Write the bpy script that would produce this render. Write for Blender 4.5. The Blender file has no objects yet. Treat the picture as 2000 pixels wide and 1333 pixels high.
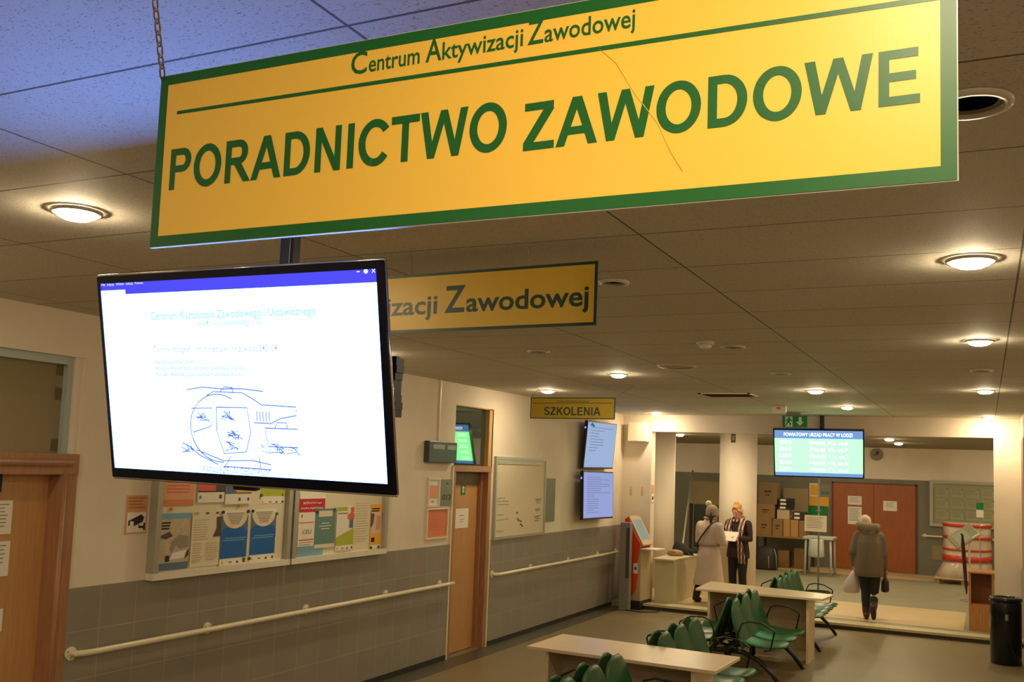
import bpy, bmesh, math, random
from mathutils import Vector, Matrix
random.seed(7)
S = bpy.context.scene
C = S.collection
PI = math.pi

# ---------------------------------------------------------------- camera, world, exposure
cam_data = bpy.data.cameras.new('camera')
cam = bpy.data.objects.new('camera', cam_data)
C.objects.link(cam)
S.camera = cam
YAW, PITCH, ROLL = -0.453699814, 0.0905782821, 0.0364324764
def cam_axes():
    cy, sy, cp, sp = math.cos(YAW), math.sin(YAW), math.cos(PITCH), math.sin(PITCH)
    f = Vector((sy*cp, cy*cp, sp)); r0 = Vector((cy, -sy, 0)); u0 = r0.cross(f)
    cr, sr = math.cos(ROLL), math.sin(ROLL)
    return cr*r0 + sr*u0, -sr*r0 + cr*u0, f
_r, _u, _f = cam_axes()
cam.matrix_world = Matrix(((_r.x, _u.x, -_f.x, 0), (_r.y, _u.y, -_f.y, 0), (_r.z, _u.z, -_f.z, 2.2), (0, 0, 0, 1)))
cam_data.sensor_width = 36.0
cam_data.lens = 1900.1*36/2000
cam_data.shift_y = (735.725 - 666.5)/2000
cam_data.clip_start = 0.05
cam_data.clip_end = 100

world = bpy.data.worlds.new('world')
S.world = world
world.use_nodes = True
world.node_tree.nodes['Background'].inputs[0].default_value = (1.0, 0.8, 0.55, 1)
world.node_tree.nodes['Background'].inputs[1].default_value = 0.02
S.view_settings.view_transform = 'Standard'
S.view_settings.look = 'None'
S.view_settings.exposure = 0.32
S.view_settings.gamma = 1.0
S.view_settings.use_curve_mapping = False
S.cycles.max_bounces = 10
S.cycles.diffuse_bounces = 6
S.cycles.sample_clamp_indirect = 6.0
S.cycles.use_denoising = True

LAMP = 230.0          # emission of one ceiling downlight lens
LAMP_RGB = (1.0, 0.79, 0.50)
TV_GAIN = 13.0        # emission of the big hanging screen
QUEUE_GAIN = 2.2
WALL_SCREEN_GAIN = 0.62

# ---------------------------------------------------------------- materials
def lin(c):
    return tuple((v/255/12.92) if v/255 <= 0.04045 else ((v/255 + 0.055)/1.055)**2.4 for v in c)
MATS = {}
def mat(name, rgb, rough=0.6, metal=0.0, spec=0.5, noise=0.06, scale=14.0, bump=0.0, coat=0.0):
    """procedural surface: sRGB colour with a soft noise variation and optional bump"""
    if name in MATS: return MATS[name]
    m = bpy.data.materials.new(name); m.use_nodes = True
    nt = m.node_tree; b = nt.nodes['Principled BSDF']
    c = lin(rgb)
    b.inputs['Roughness'].default_value = rough
    b.inputs['Metallic'].default_value = metal
    b.inputs['Specular IOR Level'].default_value = spec
    b.inputs['Coat Weight'].default_value = coat
    tc = nt.nodes.new('ShaderNodeTexCoord')
    n = nt.nodes.new('ShaderNodeTexNoise'); n.inputs['Scale'].default_value = scale; n.inputs['Detail'].default_value = 3
    nt.links.new(tc.outputs['Object'], n.inputs['Vector'])
    r = nt.nodes.new('ShaderNodeMix'); r.data_type = 'RGBA'
    r.inputs[6].default_value = tuple(v*(1-noise) for v in c) + (1,)
    r.inputs[7].default_value = tuple(min(1, v*(1+noise)) for v in c) + (1,)
    nt.links.new(n.outputs['Fac'], r.inputs[0]); nt.links.new(r.outputs[2], b.inputs['Base Color'])
    if bump:
        bp = nt.nodes.new('ShaderNodeBump'); bp.inputs['Strength'].default_value = bump; bp.inputs['Distance'].default_value = 0.004
        nt.links.new(n.outputs['Fac'], bp.inputs['Height']); nt.links.new(bp.outputs['Normal'], b.inputs['Normal'])
    MATS[name] = m
    return m
def emit(name, rgb_lin, strength):
    if name in MATS: return MATS[name]
    m = bpy.data.materials.new(name); m.use_nodes = True
    nt = m.node_tree; nt.nodes.clear()
    e = nt.nodes.new('ShaderNodeEmission'); o = nt.nodes.new('ShaderNodeOutputMaterial')
    e.inputs[0].default_value = tuple(rgb_lin) + (1,); e.inputs[1].default_value = strength
    nt.links.new(e.outputs[0], o.inputs[0])
    MATS[name] = m
    return m
def nodes_of(name):
    m = bpy.data.materials.new(name); m.use_nodes = True; MATS[name] = m
    return m, m.node_tree, m.node_tree.nodes['Principled BSDF']

def ceiling_material():
    m, nt, b = nodes_of('ceiling_panels')
    tc = nt.nodes.new('ShaderNodeTexCoord')
    mp = nt.nodes.new('ShaderNodeMapping'); mp.inputs['Location'].default_value = (1.883 + 0.66, -1.61 + 0.64, 0)
    nt.links.new(tc.outputs['Object'], mp.inputs['Vector'])
    br = nt.nodes.new('ShaderNodeTexBrick')
    br.offset = 0.0; br.inputs['Scale'].default_value = 1.0
    br.inputs['Brick Width'].default_value = 1.34; br.inputs['Row Height'].default_value = 0.6445
    br.inputs['Mortar Size'].default_value = 0.0045; br.inputs['Mortar Smooth'].default_value = 0.1
    br.inputs['Color1'].default_value = lin((214, 208, 192)) + (1,); br.inputs['Color2'].default_value = lin((208, 202, 186)) + (1,)
    br.inputs['Mortar'].default_value = lin((104, 94, 74)) + (1,)
    nt.links.new(mp.outputs[0], br.inputs['Vector'])
    # fissured mineral-fibre specks
    mp2 = nt.nodes.new('ShaderNodeMapping'); mp2.inputs['Scale'].default_value = (1.0, 2.2, 1.0)
    nt.links.new(tc.outputs['Object'], mp2.inputs['Vector'])
    no = nt.nodes.new('ShaderNodeTexNoise'); no.inputs['Scale'].default_value = 105; no.inputs['Detail'].default_value = 2.5; no.inputs['Roughness'].default_value = 0.6
    nt.links.new(mp2.outputs[0], no.inputs['Vector'])
    cr = nt.nodes.new('ShaderNodeValToRGB'); cr.color_ramp.elements[0].position = 0.33; cr.color_ramp.elements[0].color = (0.30, 0.30, 0.30, 1)
    cr.color_ramp.elements[1].position = 0.41; cr.color_ramp.elements[1].color = (1, 1, 1, 1)
    nt.links.new(no.outputs['Fac'], cr.inputs[0])
    mx = nt.nodes.new('ShaderNodeMix'); mx.data_type = 'RGBA'; mx.blend_type = 'MULTIPLY'; mx.inputs[0].default_value = 0.85
    nt.links.new(br.outputs['Color'], mx.inputs[6]); nt.links.new(cr.outputs['Color'], mx.inputs[7])
    nt.links.new(mx.outputs[2], b.inputs['Base Color'])
    b.inputs['Roughness'].default_value = 0.75
    bp = nt.nodes.new('ShaderNodeBump'); bp.inputs['Strength'].default_value = 0.35; bp.inputs['Distance'].default_value = 0.004
    nt.links.new(cr.outputs['Color'], bp.inputs['Height']); nt.links.new(bp.outputs['Normal'], b.inputs['Normal'])
    return m
def tile_material(name, rgb, grout, w, h, loc, axes='YZ', rough=0.32, size=0.0032):
    m, nt, b = nodes_of(name)
    tc = nt.nodes.new('ShaderNodeTexCoord')
    sep = nt.nodes.new('ShaderNodeSeparateXYZ'); nt.links.new(tc.outputs['Object'], sep.inputs[0])
    com = nt.nodes.new('ShaderNodeCombineXYZ')
    nt.links.new(sep.outputs[axes[0]], com.inputs[0]); nt.links.new(sep.outputs[axes[1]], com.inputs[1])
    mp = nt.nodes.new('ShaderNodeMapping'); mp.inputs['Location'].default_value = (-loc[0] + 20*w, -loc[1] + 20*h, 0)
    nt.links.new(com.outputs[0], mp.inputs['Vector'])
    br = nt.nodes.new('ShaderNodeTexBrick'); br.offset = 0.0; br.inputs['Scale'].default_value = 1.0
    br.inputs['Brick Width'].default_value = w; br.inputs['Row Height'].default_value = h
    br.inputs['Mortar Size'].default_value = size; br.inputs['Mortar Smooth'].default_value = 0.2
    c = lin(rgb)
    br.inputs['Color1'].default_value = tuple(v*0.96 for v in c) + (1,); br.inputs['Color2'].default_value = tuple(v*1.05 for v in c) + (1,)
    br.inputs['Mortar'].default_value = lin(grout) + (1,)
    nt.links.new(mp.outputs[0], br.inputs['Vector'])
    no = nt.nodes.new('ShaderNodeTexNoise'); no.inputs['Scale'].default_value = 3.0; no.inputs['Detail'].default_value = 4
    nt.links.new(tc.outputs['Object'], no.inputs['Vector'])
    mx = nt.nodes.new('ShaderNodeMix'); mx.data_type = 'RGBA'; mx.blend_type = 'MULTIPLY'; mx.inputs[0].default_value = 0.25
    nt.links.new(br.outputs['Color'], mx.inputs[6]); nt.links.new(no.outputs['Color'], mx.inputs[7])
    sat = nt.nodes.new('ShaderNodeHueSaturation'); sat.inputs['Saturation'].default_value = 0.9; sat.inputs['Value'].default_value = 1.12
    nt.links.new(mx.outputs[2], sat.inputs['Color'])
    nt.links.new(sat.outputs[0], b.inputs['Base Color'])
    b.inputs['Roughness'].default_value = rough
    bp = nt.nodes.new('ShaderNodeBump'); bp.inputs['Strength'].default_value = 0.3; bp.inputs['Distance'].default_value = 0.003; bp.invert = True
    nt.links.new(br.outputs['Fac'], bp.inputs['Height']); nt.links.new(bp.outputs['Normal'], b.inputs['Normal'])
    return m
def plaster_material():
    m, nt, b = nodes_of('painted_plaster')
    tc = nt.nodes.new('ShaderNodeTexCoord')
    n1 = nt.nodes.new('ShaderNodeTexNoise'); n1.inputs['Scale'].default_value = 0.9; n1.inputs['Detail'].default_value = 5
    n2 = nt.nodes.new('ShaderNodeTexNoise'); n2.inputs['Scale'].default_value = 90
    nt.links.new(tc.outputs['Object'], n1.inputs['Vector']); nt.links.new(tc.outputs['Object'], n2.inputs['Vector'])
    r = nt.nodes.new('ShaderNodeValToRGB')
    r.color_ramp.elements[0].position = 0.28; r.color_ramp.elements[0].color = lin((218, 204, 182)) + (1,)
    r.color_ramp.elements[1].position = 0.55; r.color_ramp.elements[1].color = lin((234, 223, 204)) + (1,)
    nt.links.new(n1.outputs['Fac'], r.inputs[0]); nt.links.new(r.outputs[0], b.inputs['Base Color'])
    b.inputs['Roughness'].default_value = 0.7
    bp = nt.nodes.new('ShaderNodeBump'); bp.inputs['Strength'].default_value = 0.12; bp.inputs['Distance'].default_value = 0.002
    nt.links.new(n2.outputs['Fac'], bp.inputs['Height']); nt.links.new(bp.outputs['Normal'], b.inputs['Normal'])
    return m
def wood_material(name, rgb, rgb2, scale=6.0, rough=0.4, stretch=(9, 9, 0.7)):
    m, nt, b = nodes_of(name)
    tc = nt.nodes.new('ShaderNodeTexCoord')
    mp = nt.nodes.new('ShaderNodeMapping'); mp.inputs['Scale'].default_value = stretch
    nt.links.new(tc.outputs['Object'], mp.inputs['Vector'])
    no = nt.nodes.new('ShaderNodeTexNoise'); no.inputs['Scale'].default_value = scale; no.inputs['Detail'].default_value = 5
    nt.links.new(mp.outputs[0], no.inputs['Vector'])
    r = nt.nodes.new('ShaderNodeValToRGB')
    r.color_ramp.elements[0].position = 0.3; r.color_ramp.elements[0].color = lin(rgb) + (1,)
    r.color_ramp.elements[1].position = 0.7; r.color_ramp.elements[1].color = lin(rgb2) + (1,)
    nt.links.new(no.outputs['Fac'], r.inputs[0]); nt.links.new(r.outputs[0], b.inputs['Base Color'])
    b.inputs['Roughness'].default_value = rough
    return m
def glass_material(name, rgb, rough=0.03, spec=0.9, coat=1.0):
    m = mat(name, rgb, rough=rough, spec=spec, noise=0.03, scale=2.0, coat=coat)
    b = m.node_tree.nodes['Principled BSDF']; b.inputs['Coat Roughness'].default_value = 0.02
    return m

M_CEIL = ceiling_material()
M_PLASTER = plaster_material()
M_TILE = tile_material('grey_wall_tiles', (146, 139, 125), (172, 163, 142), 0.3105, 0.3175, (7.355, 0.04))
M_TILE_BACK = tile_material('green_grey_wall_tiles', (118, 118, 98), (126, 124, 104), 0.33, 0.33, (0, 0), axes='XZ', rough=0.45)
M_TILE_SIDE = tile_material('grey_side_tiles', (134, 126, 112), (190, 182, 160), 0.33, 0.32, (0, 0.04))
M_FLOOR = mat('brown_linoleum', (132, 117, 84), rough=0.42, noise=0.10, scale=2.2)
M_FLOOR_STRIP = mat('dark_floor_border', (82, 76, 60), rough=0.4, noise=0.08)
M_FLOOR_BACK = mat('green_grey_linoleum', (150, 148, 122), rough=0.42, noise=0.10, scale=2.0)
M_FLOOR_CREAM = mat('cream_floor_band', (208, 186, 138), rough=0.42, noise=0.08, scale=3.0)
M_STEP = mat('pale_step_nosing', (196, 182, 140), rough=0.5)
M_BASE = mat('black_skirting', (38, 35, 28), rough=0.5)
M_WOOD_CASING = wood_material('brown_door_casing', (158, 112, 78), (176, 128, 92))
M_WOOD_DOOR = wood_material('tan_door_leaf', (186, 138, 86), (200, 152, 98))
M_WOOD_ORANGE = wood_material('orange_brown_door_leaf', (150, 82, 34), (166, 94, 42))
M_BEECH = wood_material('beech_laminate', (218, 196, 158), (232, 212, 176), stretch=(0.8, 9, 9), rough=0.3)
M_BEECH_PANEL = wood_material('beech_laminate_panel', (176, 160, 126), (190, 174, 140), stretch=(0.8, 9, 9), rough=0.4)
M_DESK = mat('pale_laminate', (206, 196, 160), rough=0.35)
M_OAK = wood_material('honey_oak', (178, 120, 62), (198, 140, 80))
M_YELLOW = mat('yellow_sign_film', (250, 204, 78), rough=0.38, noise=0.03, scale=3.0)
M_YELLOW_DULL = mat('dull_yellow_sign_film', (226, 186, 40), rough=0.4, noise=0.03)  # duller yellow than the big sign's film
M_GREEN = mat('dark_green_sign_film', (18, 98, 36), rough=0.4, noise=0.05)
M_GREEN_DK = mat('blackish_green_sign_film', (14, 58, 36), rough=0.4)
M_ACRYLIC = mat('clear_sign_edge', (214, 216, 196), rough=0.25)
M_BLACK_GLOSS = mat('glow_tinted_black_plastic', (10, 14, 34), rough=0.18, noise=0.02)  # black with a navy tint standing in for the screen's blue glow
M_BLACK = mat('black_plastic', (24, 24, 26), rough=0.5)
M_BLACK_METAL = mat('black_painted_metal', (26, 27, 24), rough=0.35)
M_CHROME = mat('polished_steel', (205, 205, 205), rough=0.18, metal=1.0, noise=0.02)
M_WHITE = mat('white_paint', (232, 226, 206), rough=0.35)
M_PAPER = mat('white_paper', (236, 230, 214), rough=0.8, noise=0.02)
M_INK = mat('black_ink', (42, 40, 40), rough=0.7)
M_GREY_INK = mat('grey_ink', (150, 142, 130), rough=0.7)
M_RAIL = mat('cream_painted_rail', (232, 222, 190), rough=0.25)
M_ALU = mat('brushed_aluminium', (178, 176, 162), rough=0.35, metal=0.35)
M_BOARD = mat('board_surface', (226, 216, 188), rough=0.5, noise=0.03)
M_WHITEBOARD = mat('whiteboard_enamel', (224, 214, 186), rough=0.12, noise=0.03)
M_SEAT = mat('green_moulded_plastic', (24, 86, 44), rough=0.32, noise=0.05)
M_CARD = mat('brown_cardboard', (150, 116, 70), rough=0.8, noise=0.1)
M_CARD2 = mat('tan_cardboard', (186, 140, 82), rough=0.8, noise=0.1)
M_CARD3 = mat('dull_cardboard', (150, 134, 100), rough=0.8, noise=0.1)
M_GREYPLATE = mat('grey_plate', (128, 134, 118), rough=0.4)
M_SALMON = mat('salmon_paper', (222, 134, 94), rough=0.8)
M_SALMON_LT = mat('pale_salmon_paper', (228, 168, 128), rough=0.8)
M_RED = mat('red_print', (196, 40, 56), rough=0.7)
M_CORAL = mat('coral_print', (222, 104, 80), rough=0.7)
M_BLUE = mat('blue_print', (22, 100, 176), rough=0.6)
M_BLUE_LT = mat('pale_blue_print', (124, 172, 196), rough=0.7)
M_TEAL = mat('teal_print', (104, 138, 132), rough=0.7)
M_LIME = mat('lime_print', (176, 186, 60), rough=0.7)
M_AMBER = mat('amber_print', (240, 180, 56), rough=0.7)
M_PHOTO = mat('sepia_photo_print', (196, 180, 150), rough=0.6, noise=0.25, scale=25)
M_PHOTO_DK = mat('dark_photo_print', (84, 72, 70), rough=0.6, noise=0.25, scale=25)
M_SLATE = mat('slate_blue_print', (92, 116, 136), rough=0.6)
M_SKIN = mat('skin', (214, 160, 124), rough=0.5)
M_STEEL_GREY = mat('grey_powder_coat', (132, 130, 122), rough=0.4)
M_ORANGE = mat('orange_red_panel', (222, 70, 26), rough=0.35)

# ---------------------------------------------------------------- mesh helpers
class MB:
    """collects shapes into one mesh; every shape may carry its own material"""
    def __init__(s): s.bm = bmesh.new(); s.mats = []; s.cur = 0
    def m(s, material):
        if material not in s.mats: s.mats.append(material)
        s.cur = s.mats.index(material); return s
    def face(s, vs, smooth=False):
        try: f = s.bm.faces.new(vs)
        except ValueError: return None
        f.material_index = s.cur; f.smooth = smooth; return f
    def poly(s, pts): return s.face([s.bm.verts.new(p) for p in pts])
    def hexa(s, p):
        """p: 8 points, bottom ring then top ring"""
        v = [s.bm.verts.new(q) for q in p]
        for q in ((0,3,2,1),(4,5,6,7),(0,1,5,4),(1,2,6,5),(2,3,7,6),(3,0,4,7)): s.face([v[i] for i in q])
        return s
    def box(s, a, b):
        x0,y0,z0 = (min(a[i],b[i]) for i in range(3)); x1,y1,z1 = (max(a[i],b[i]) for i in range(3))
        return s.hexa([(x0,y0,z0),(x1,y0,z0),(x1,y1,z0),(x0,y1,z0),(x0,y0,z1),(x1,y0,z1),(x1,y1,z1),(x0,y1,z1)])
    def ring(s, c, ax, r, n, r2=None, ref=None):
        ax = Vector(ax).normalized()
        ref = Vector(ref) if ref is not None else (Vector((0,0,1)) if abs(ax.z) < 0.9 else Vector((0,1,0)))
        u = ax.cross(ref).normalized(); v = ax.cross(u).normalized()
        r2 = r if r2 is None else r2
        return [s.bm.verts.new(Vector(c) + u*r*math.cos(2*PI*i/n) + v*r2*math.sin(2*PI*i/n)) for i in range(n)]
    def bridge(s, A, B, smooth=True):
        n = len(A)
        for i in range(n): s.face([A[i], A[(i+1)%n], B[(i+1)%n], B[i]], smooth)
    def cap(s, A, flip=False): s.face(A[::-1] if flip else A)
    def tube(s, pts, r, n=10, cap=True, ref=None):
        """round tube along a polyline; r is one radius or one per point"""
        pts = [Vector(p) for p in pts]
        R = r if isinstance(r, (list, tuple)) else [r]*len(pts)
        prev = None; first = None
        for i, p in enumerate(pts):
            d = (pts[min(i+1, len(pts)-1)] - pts[max(i-1, 0)])
            rg = s.ring(p, d, R[i], n, ref=ref)
            if prev: s.bridge(prev, rg)
            else: first = rg
            prev = rg
        if cap: s.cap(first, True); s.cap(prev)
        return s
    def stack(s, rings, n=20, cap=True):
        """horizontal ellipses (cx, cy, z, rx, ry) lofted upward"""
        prev = None; first = None
        for cx, cy, z, rx, ry in rings:
            rg = [s.bm.verts.new((cx + rx*math.cos(2*PI*i/n), cy + ry*math.sin(2*PI*i/n), z)) for i in range(n)]
            if prev: s.bridge(prev, rg)
            else: first = rg
            prev = rg
        if cap: s.cap(first, True); s.cap(prev)
        return s
    def lathe(s, prof, c=(0,0,0), n=24, cap=True):
        return s.stack([(c[0], c[1], c[2]+z, r, r) for r, z in prof], n, cap)
    def ball(s, c, r, n=12, k=8):
        rx, ry, rz = r if isinstance(r, (list, tuple)) else (r, r, r)
        return s.stack([(c[0], c[1], c[2] - rz*math.cos(PI*(i+.02)/(k+.04)), max(1e-4, rx*math.sin(PI*(i+.02)/(k+.04))), max(1e-4, ry*math.sin(PI*(i+.02)/(k+.04)))) for i in range(k+1)], n)
    def prism(s, pts2, f, d0, d1):
        """outline pts2 (u,v) of frame f extruded between depths d0 and d1"""
        A = [s.bm.verts.new(f(u, v, d0)) for u, v in pts2]; B = [s.bm.verts.new(f(u, v, d1)) for u, v in pts2]
        n = len(A); s.cap(A, True); s.cap(B)
        for i in range(n): s.face([A[i], A[(i+1)%n], B[(i+1)%n], B[i]])
        return s
    def slab(s, f, u0, v0, u1, v1, d0, d1): return s.prism([(u0,v0),(u1,v0),(u1,v1),(u0,v1)], f, d0, d1)
    def obj(s, name, parent=None, material=None, bevel=0.0, smooth=False, keep=False):
        bmesh.ops.recalc_face_normals(s.bm, faces=s.bm.faces)
        me = bpy.data.meshes.new(name); s.bm.to_mesh(me); s.bm.free()
        for mm in (s.mats or [material]): me.materials.append(mm)
        if smooth:
            for p in me.polygons: p.use_smooth = True
        o = bpy.data.objects.new(name, me); C.objects.link(o)
        if parent is not None: o.parent = parent
        if bevel:
            b = o.modifiers.new('bevel', 'BEVEL'); b.width = bevel; b.segments = 2; b.limit_method = 'ANGLE'; b.angle_limit = 0.7
        return o
def mb(material=None):
    b = MB()
    return b.m(material) if material else b

class Frame:
    """a plane in the room: u to the viewer's right, v up, n out of the surface"""
    def __init__(s, o, u, v): s.o, s.u, s.v = Vector(o), Vector(u).normalized(), Vector(v).normalized(); s.n = s.u.cross(s.v)
    def __call__(s, u, v, d=0.0): return s.o + s.u*u + s.v*v + s.n*d
LEFT = Frame((-5.446, 0, 0), (0, 1, 0), (0, 0, 1))         # left wall: u = y, v = z
PART = Frame((0, 15.5, 0), (1, 0, 0), (0, 0, 1))           # dividing wall: u = x, v = z
BACK = Frame((0, 24.0, 0), (1, 0, 0), (0, 0, 1))           # far wall
def pose(c, yaw, tilt, roll):
    yaw, tilt, roll = (math.radians(a) for a in (yaw, tilt, roll))
    r = Vector((math.cos(yaw), math.sin(yaw), 0)); n = Vector((math.sin(yaw)*math.cos(tilt), -math.cos(yaw)*math.cos(tilt), -math.sin(tilt)))
    u = n.cross(r)
    if u.z < 0: u = -u
    return Frame(c, math.cos(roll)*r + math.sin(roll)*u, -math.sin(roll)*r + math.cos(roll)*u)

# ---------------------------------------------------------------- naming helpers
def tag(o, label, cat, group=None, kind=None):
    o['label'] = label; o['category'] = cat
    if group: o['group'] = group
    if kind: o['kind'] = kind
    return o
def thing(name, label, cat, loc=(0, 0, 0), rotz=0.0, group=None):
    o = bpy.data.objects.new(name, None); C.objects.link(o); o.empty_display_size = 0.1
    o.location = loc; o.rotation_euler = (0, 0, rotz)
    return tag(o, label, cat, group)
def struct(o, label=None):
    o['kind'] = 'structure'
    if label: o['label'] = label
    return o
def root_at(name, label, cat, loc, group=None):
    """a thing whose parts are built in room coordinates"""
    o = thing(name, label, cat, loc, 0, group)
    return o
def into(parent, *parts):
    """parent parts built in room coordinates under an unrotated Empty"""
    inv = Matrix.Translation(-Vector(parent.location))
    for p in parts:
        p.data.transform(inv); p.parent = parent
    return parts
def copy_tree(o, parent=None):
    c = o.copy(); C.objects.link(c)
    if parent: c.parent = parent
    for ch in list(o.children): copy_tree(ch, c)
    return c

# ---------------------------------------------------------------- lettering
def raw_text(body, bold=0.0):
    cu = bpy.data.curves.new('t', 'FONT'); cu.body = body
    cu.size = 1.0; cu.offset = bold; cu.resolution_u = 3
    o = bpy.data.objects.new('t', cu); C.objects.link(o)
    dg = bpy.context.evaluated_depsgraph_get()
    me = bpy.data.meshes.new_from_object(o.evaluated_get(dg))
    vs = [v.co.copy() for v in me.vertices]; fs = [tuple(p.vertices) for p in me.polygons]
    bpy.data.objects.remove(o); bpy.data.curves.remove(cu); bpy.data.meshes.remove(me)
    return vs, fs
CAP_H = max(v.y for v in raw_text('H')[0])
def write(b, f, body, u0, u1, v, cap, d=0.0008, bold=0.0, rise=0.0):
    """add flat lettering to mesh b on frame f, fitted between u0 and u1, baseline v, capital height cap"""
    vs, fs = raw_text(body, bold)
    if not vs: return b
    x0 = min(p.x for p in vs); x1 = max(p.x for p in vs)
    sx = (u1-u0)/(x1-x0); sy = cap/CAP_H
    V = [b.bm.verts.new(f(u0 + (p.x-x0)*sx, v + p.y*sy + rise*(p.x-x0)/(x1-x0), d)) for p in vs]
    for q in fs: b.face([V[i] for i in q])
    return b
def sheet(name, label, cat, f, u0, v0, u1, v1, base, rects=(), texts=(), d0=0.0, th=0.004, group=None, parent=None, polys=()):
    """a flat printed thing (paper, poster, plate): body with its printing laid on the face.
    rects (fu0,fv0,fu1,fv1,material) and texts (string,fu0,fu1,fv,fcap,material) in fractions of the sheet"""
    b = mb(base); b.slab(f, u0, v0, u1, v1, d0, d0+th)
    W, H = u1-u0, v1-v0; k = 0
    for r in rects:
        k += 1; b.m(r[4]); d = d0+th+0.0004+0.00012*k
        b.poly([f(u0+W*r[0], v0+H*r[1], d), f(u0+W*r[2], v0+H*r[1], d), f(u0+W*r[2], v0+H*r[3], d), f(u0+W*r[0], v0+H*r[3], d)])
    for pts, mm in polys:
        k += 1; b.m(mm); d = d0+th+0.0004+0.00012*k
        b.poly([f(u0+W*p[0], v0+H*p[1], d) for p in pts])
    for t in texts:
        k += 1; b.m(t[5]); write(b, f, t[0], u0+W*t[1], u0+W*t[2], v0+H*t[3], H*t[4], d0+th+0.0005+0.00012*k, bold=0.012)
    o = b.obj(name, parent)
    if parent is None: tag(o, label, cat, group)
    return o
def lines(n, a, b, top, bottom, material, thick=0.35, jag=0.25, seed=1):
    """rows of unreadable small print as thin bars"""
    rnd = random.Random(seed); out = []; st = (top-bottom)/n
    for i in range(n): out.append((a, top-st*(i+thick), b - (b-a)*jag*rnd.random(), top-st*i, material))
    return out

# upright grotesque capitals for the large sign, drawn as outlines in units of the capital height
def _arc(cx, cy, rx, ry, ix, iy, a0, a1, n=28):
    t = [math.radians(a0+(a1-a0)*i/n) for i in range(n+1)]
    return [[(cx+rx*math.cos(p), cy+ry*math.sin(p)), (cx+rx*math.cos(q), cy+ry*math.sin(q)), (cx+ix*math.cos(q), cy+iy*math.sin(q)), (cx+ix*math.cos(p), cy+iy*math.sin(p))] for p, q in zip(t, t[1:])]
def _r(a, b, c, d): return [[(a, b), (c, b), (c, d), (a, d)]]
_bowl = _r(.10, 0, .30, 1) + _r(.3, .835, .56, 1) + _r(.3, .42, .56, .585) + _arc(.56, .71, .31, .29, .10, .125, -90, 90, 16)
_o = _arc(.545, .5, .495, .517, .285, .345, 0, 360, 40)
GLYPH = {
    'P': (.93, _bowl), 'O': (1.087, _o), 'R': (1.0, _bowl + [[(.40, .43), (.66, .43), (.99, 0), (.75, 0)]]),
    'A': (1.0, [[(0, 0), (.215, 0), (.605, 1), (.39, 1)], [(.79, 0), (1.01, 0), (.62, 1), (.405, 1)]] + _r(.26, .225, .76, .385)),
    'D': (1.0, _r(.1, 0, .3, 1) + _r(.3, .835, .45, 1) + _r(.3, 0, .45, .165) + _arc(.45, .5, .485, .5, .275, .335, -90, 90, 20)),
    'N': (1.0, _r(.1, 0, .295, 1) + _r(.715, 0, .905, 1) + [[(.1, 1), (.30, 1), (.905, 0), (.705, 0)]]),
    'I': (.39, _r(.1, 0, .3, 1)), 'C': (1.0, _arc(.545, .5, .495, .517, .285, .345, 36, 322, 34)),
    'T': (.853, _r(.02, .835, .83, 1) + _r(.325, 0, .525, 1)),
    'W': (1.32, [[(0, 1), (.21, 1), (.42, 0), (.225, 0)], [(.225, 0), (.42, 0), (.755, 1), (.565, 1)], [(.565, 1), (.755, 1), (1.095, 0), (.90, 0)], [(.90, 0), (1.095, 0), (1.32, 1), (1.11, 1)]]),
    'Z': (.853, _r(.05, .835, .78, 1) + _r(.03, 0, .81, .165) + [[(.03, .16), (.29, .16), (.80, .84), (.53, .84)]]),
    'S': (.93, _arc(.47, .72, .40, .296, .20, .13, 18, 270, 24) + _arc(.47, .28, .42, .296, .21, .13, -162, 90, 24)), 'K': (1.0, _r(.1, 0, .3, 1) + [[(.28, .30), (.28, .56), (.70, 1), (.96, 1)], [(.40, .52), (.55, .68), (1.0, 0), (.74, 0)]]), 'L': (.853, _r(.1, 0, .3, 1) + _r(.3, 0, .82, .165)),
    'E': (.93, _r(.1, 0, .3, 1) + _r(.3, .835, .83, 1) + _r(.3, .43, .79, .59) + _r(.3, 0, .86, .165))}
def capitals(b, f, body, u0, u1, v, cap, d, rise=0.0):
    x = 0; polys = []
    for ch in body:
        adv, pl = GLYPH[ch]
        for p in pl: polys.append([(x+a, c) for a, c in p])
        x += adv
    x0 = min(a for p in polys for a, c in p); x1 = max(a for p in polys for a, c in p)
    for i, p in enumerate(polys): b.poly([f(u0+(a-x0)/(x1-x0)*(u1-u0), v+c*cap+rise*(a-x0)/(x1-x0), d+.00004*(i % 9)) for a, c in p])
    return b
# ================================================================ THE ROOM
XL, XR, YP, YB, ZC, ZF = -5.446, 0.46, 15.5, 24.0, 3.11, 0.085
Y0 = -4.0
# floors
struct(mb(M_FLOOR).box((XL-.2, Y0, -.1), (3.2, 15.1, 0)).obj('floor'))
struct(mb(M_FLOOR_STRIP).box((XL, Y0, 0), (XL+.27, YP, .003)).obj('trim_1'))
b = mb(M_FLOOR_BACK).box((-9.5, 15.1, -.1), (3.2, YB+.2, ZF))
b.m(M_FLOOR_CREAM).box((-9.5, 15.55, ZF), (-.285, 17.65, ZF+.002)).box((-9.5, 22.5, ZF), (3.2, 23.75, ZF+.002))
struct(b.obj('floor_back'))
b = mb(M_STEP).box((XL+.5, 15.02, ZF-.03), (.46, 15.32, ZF+.004))
b.m(M_FLOOR_STRIP).box((XL+.5, 15.08, 0), (.46, 15.12, ZF-.03))
struct(b.obj('trim_2'))
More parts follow.
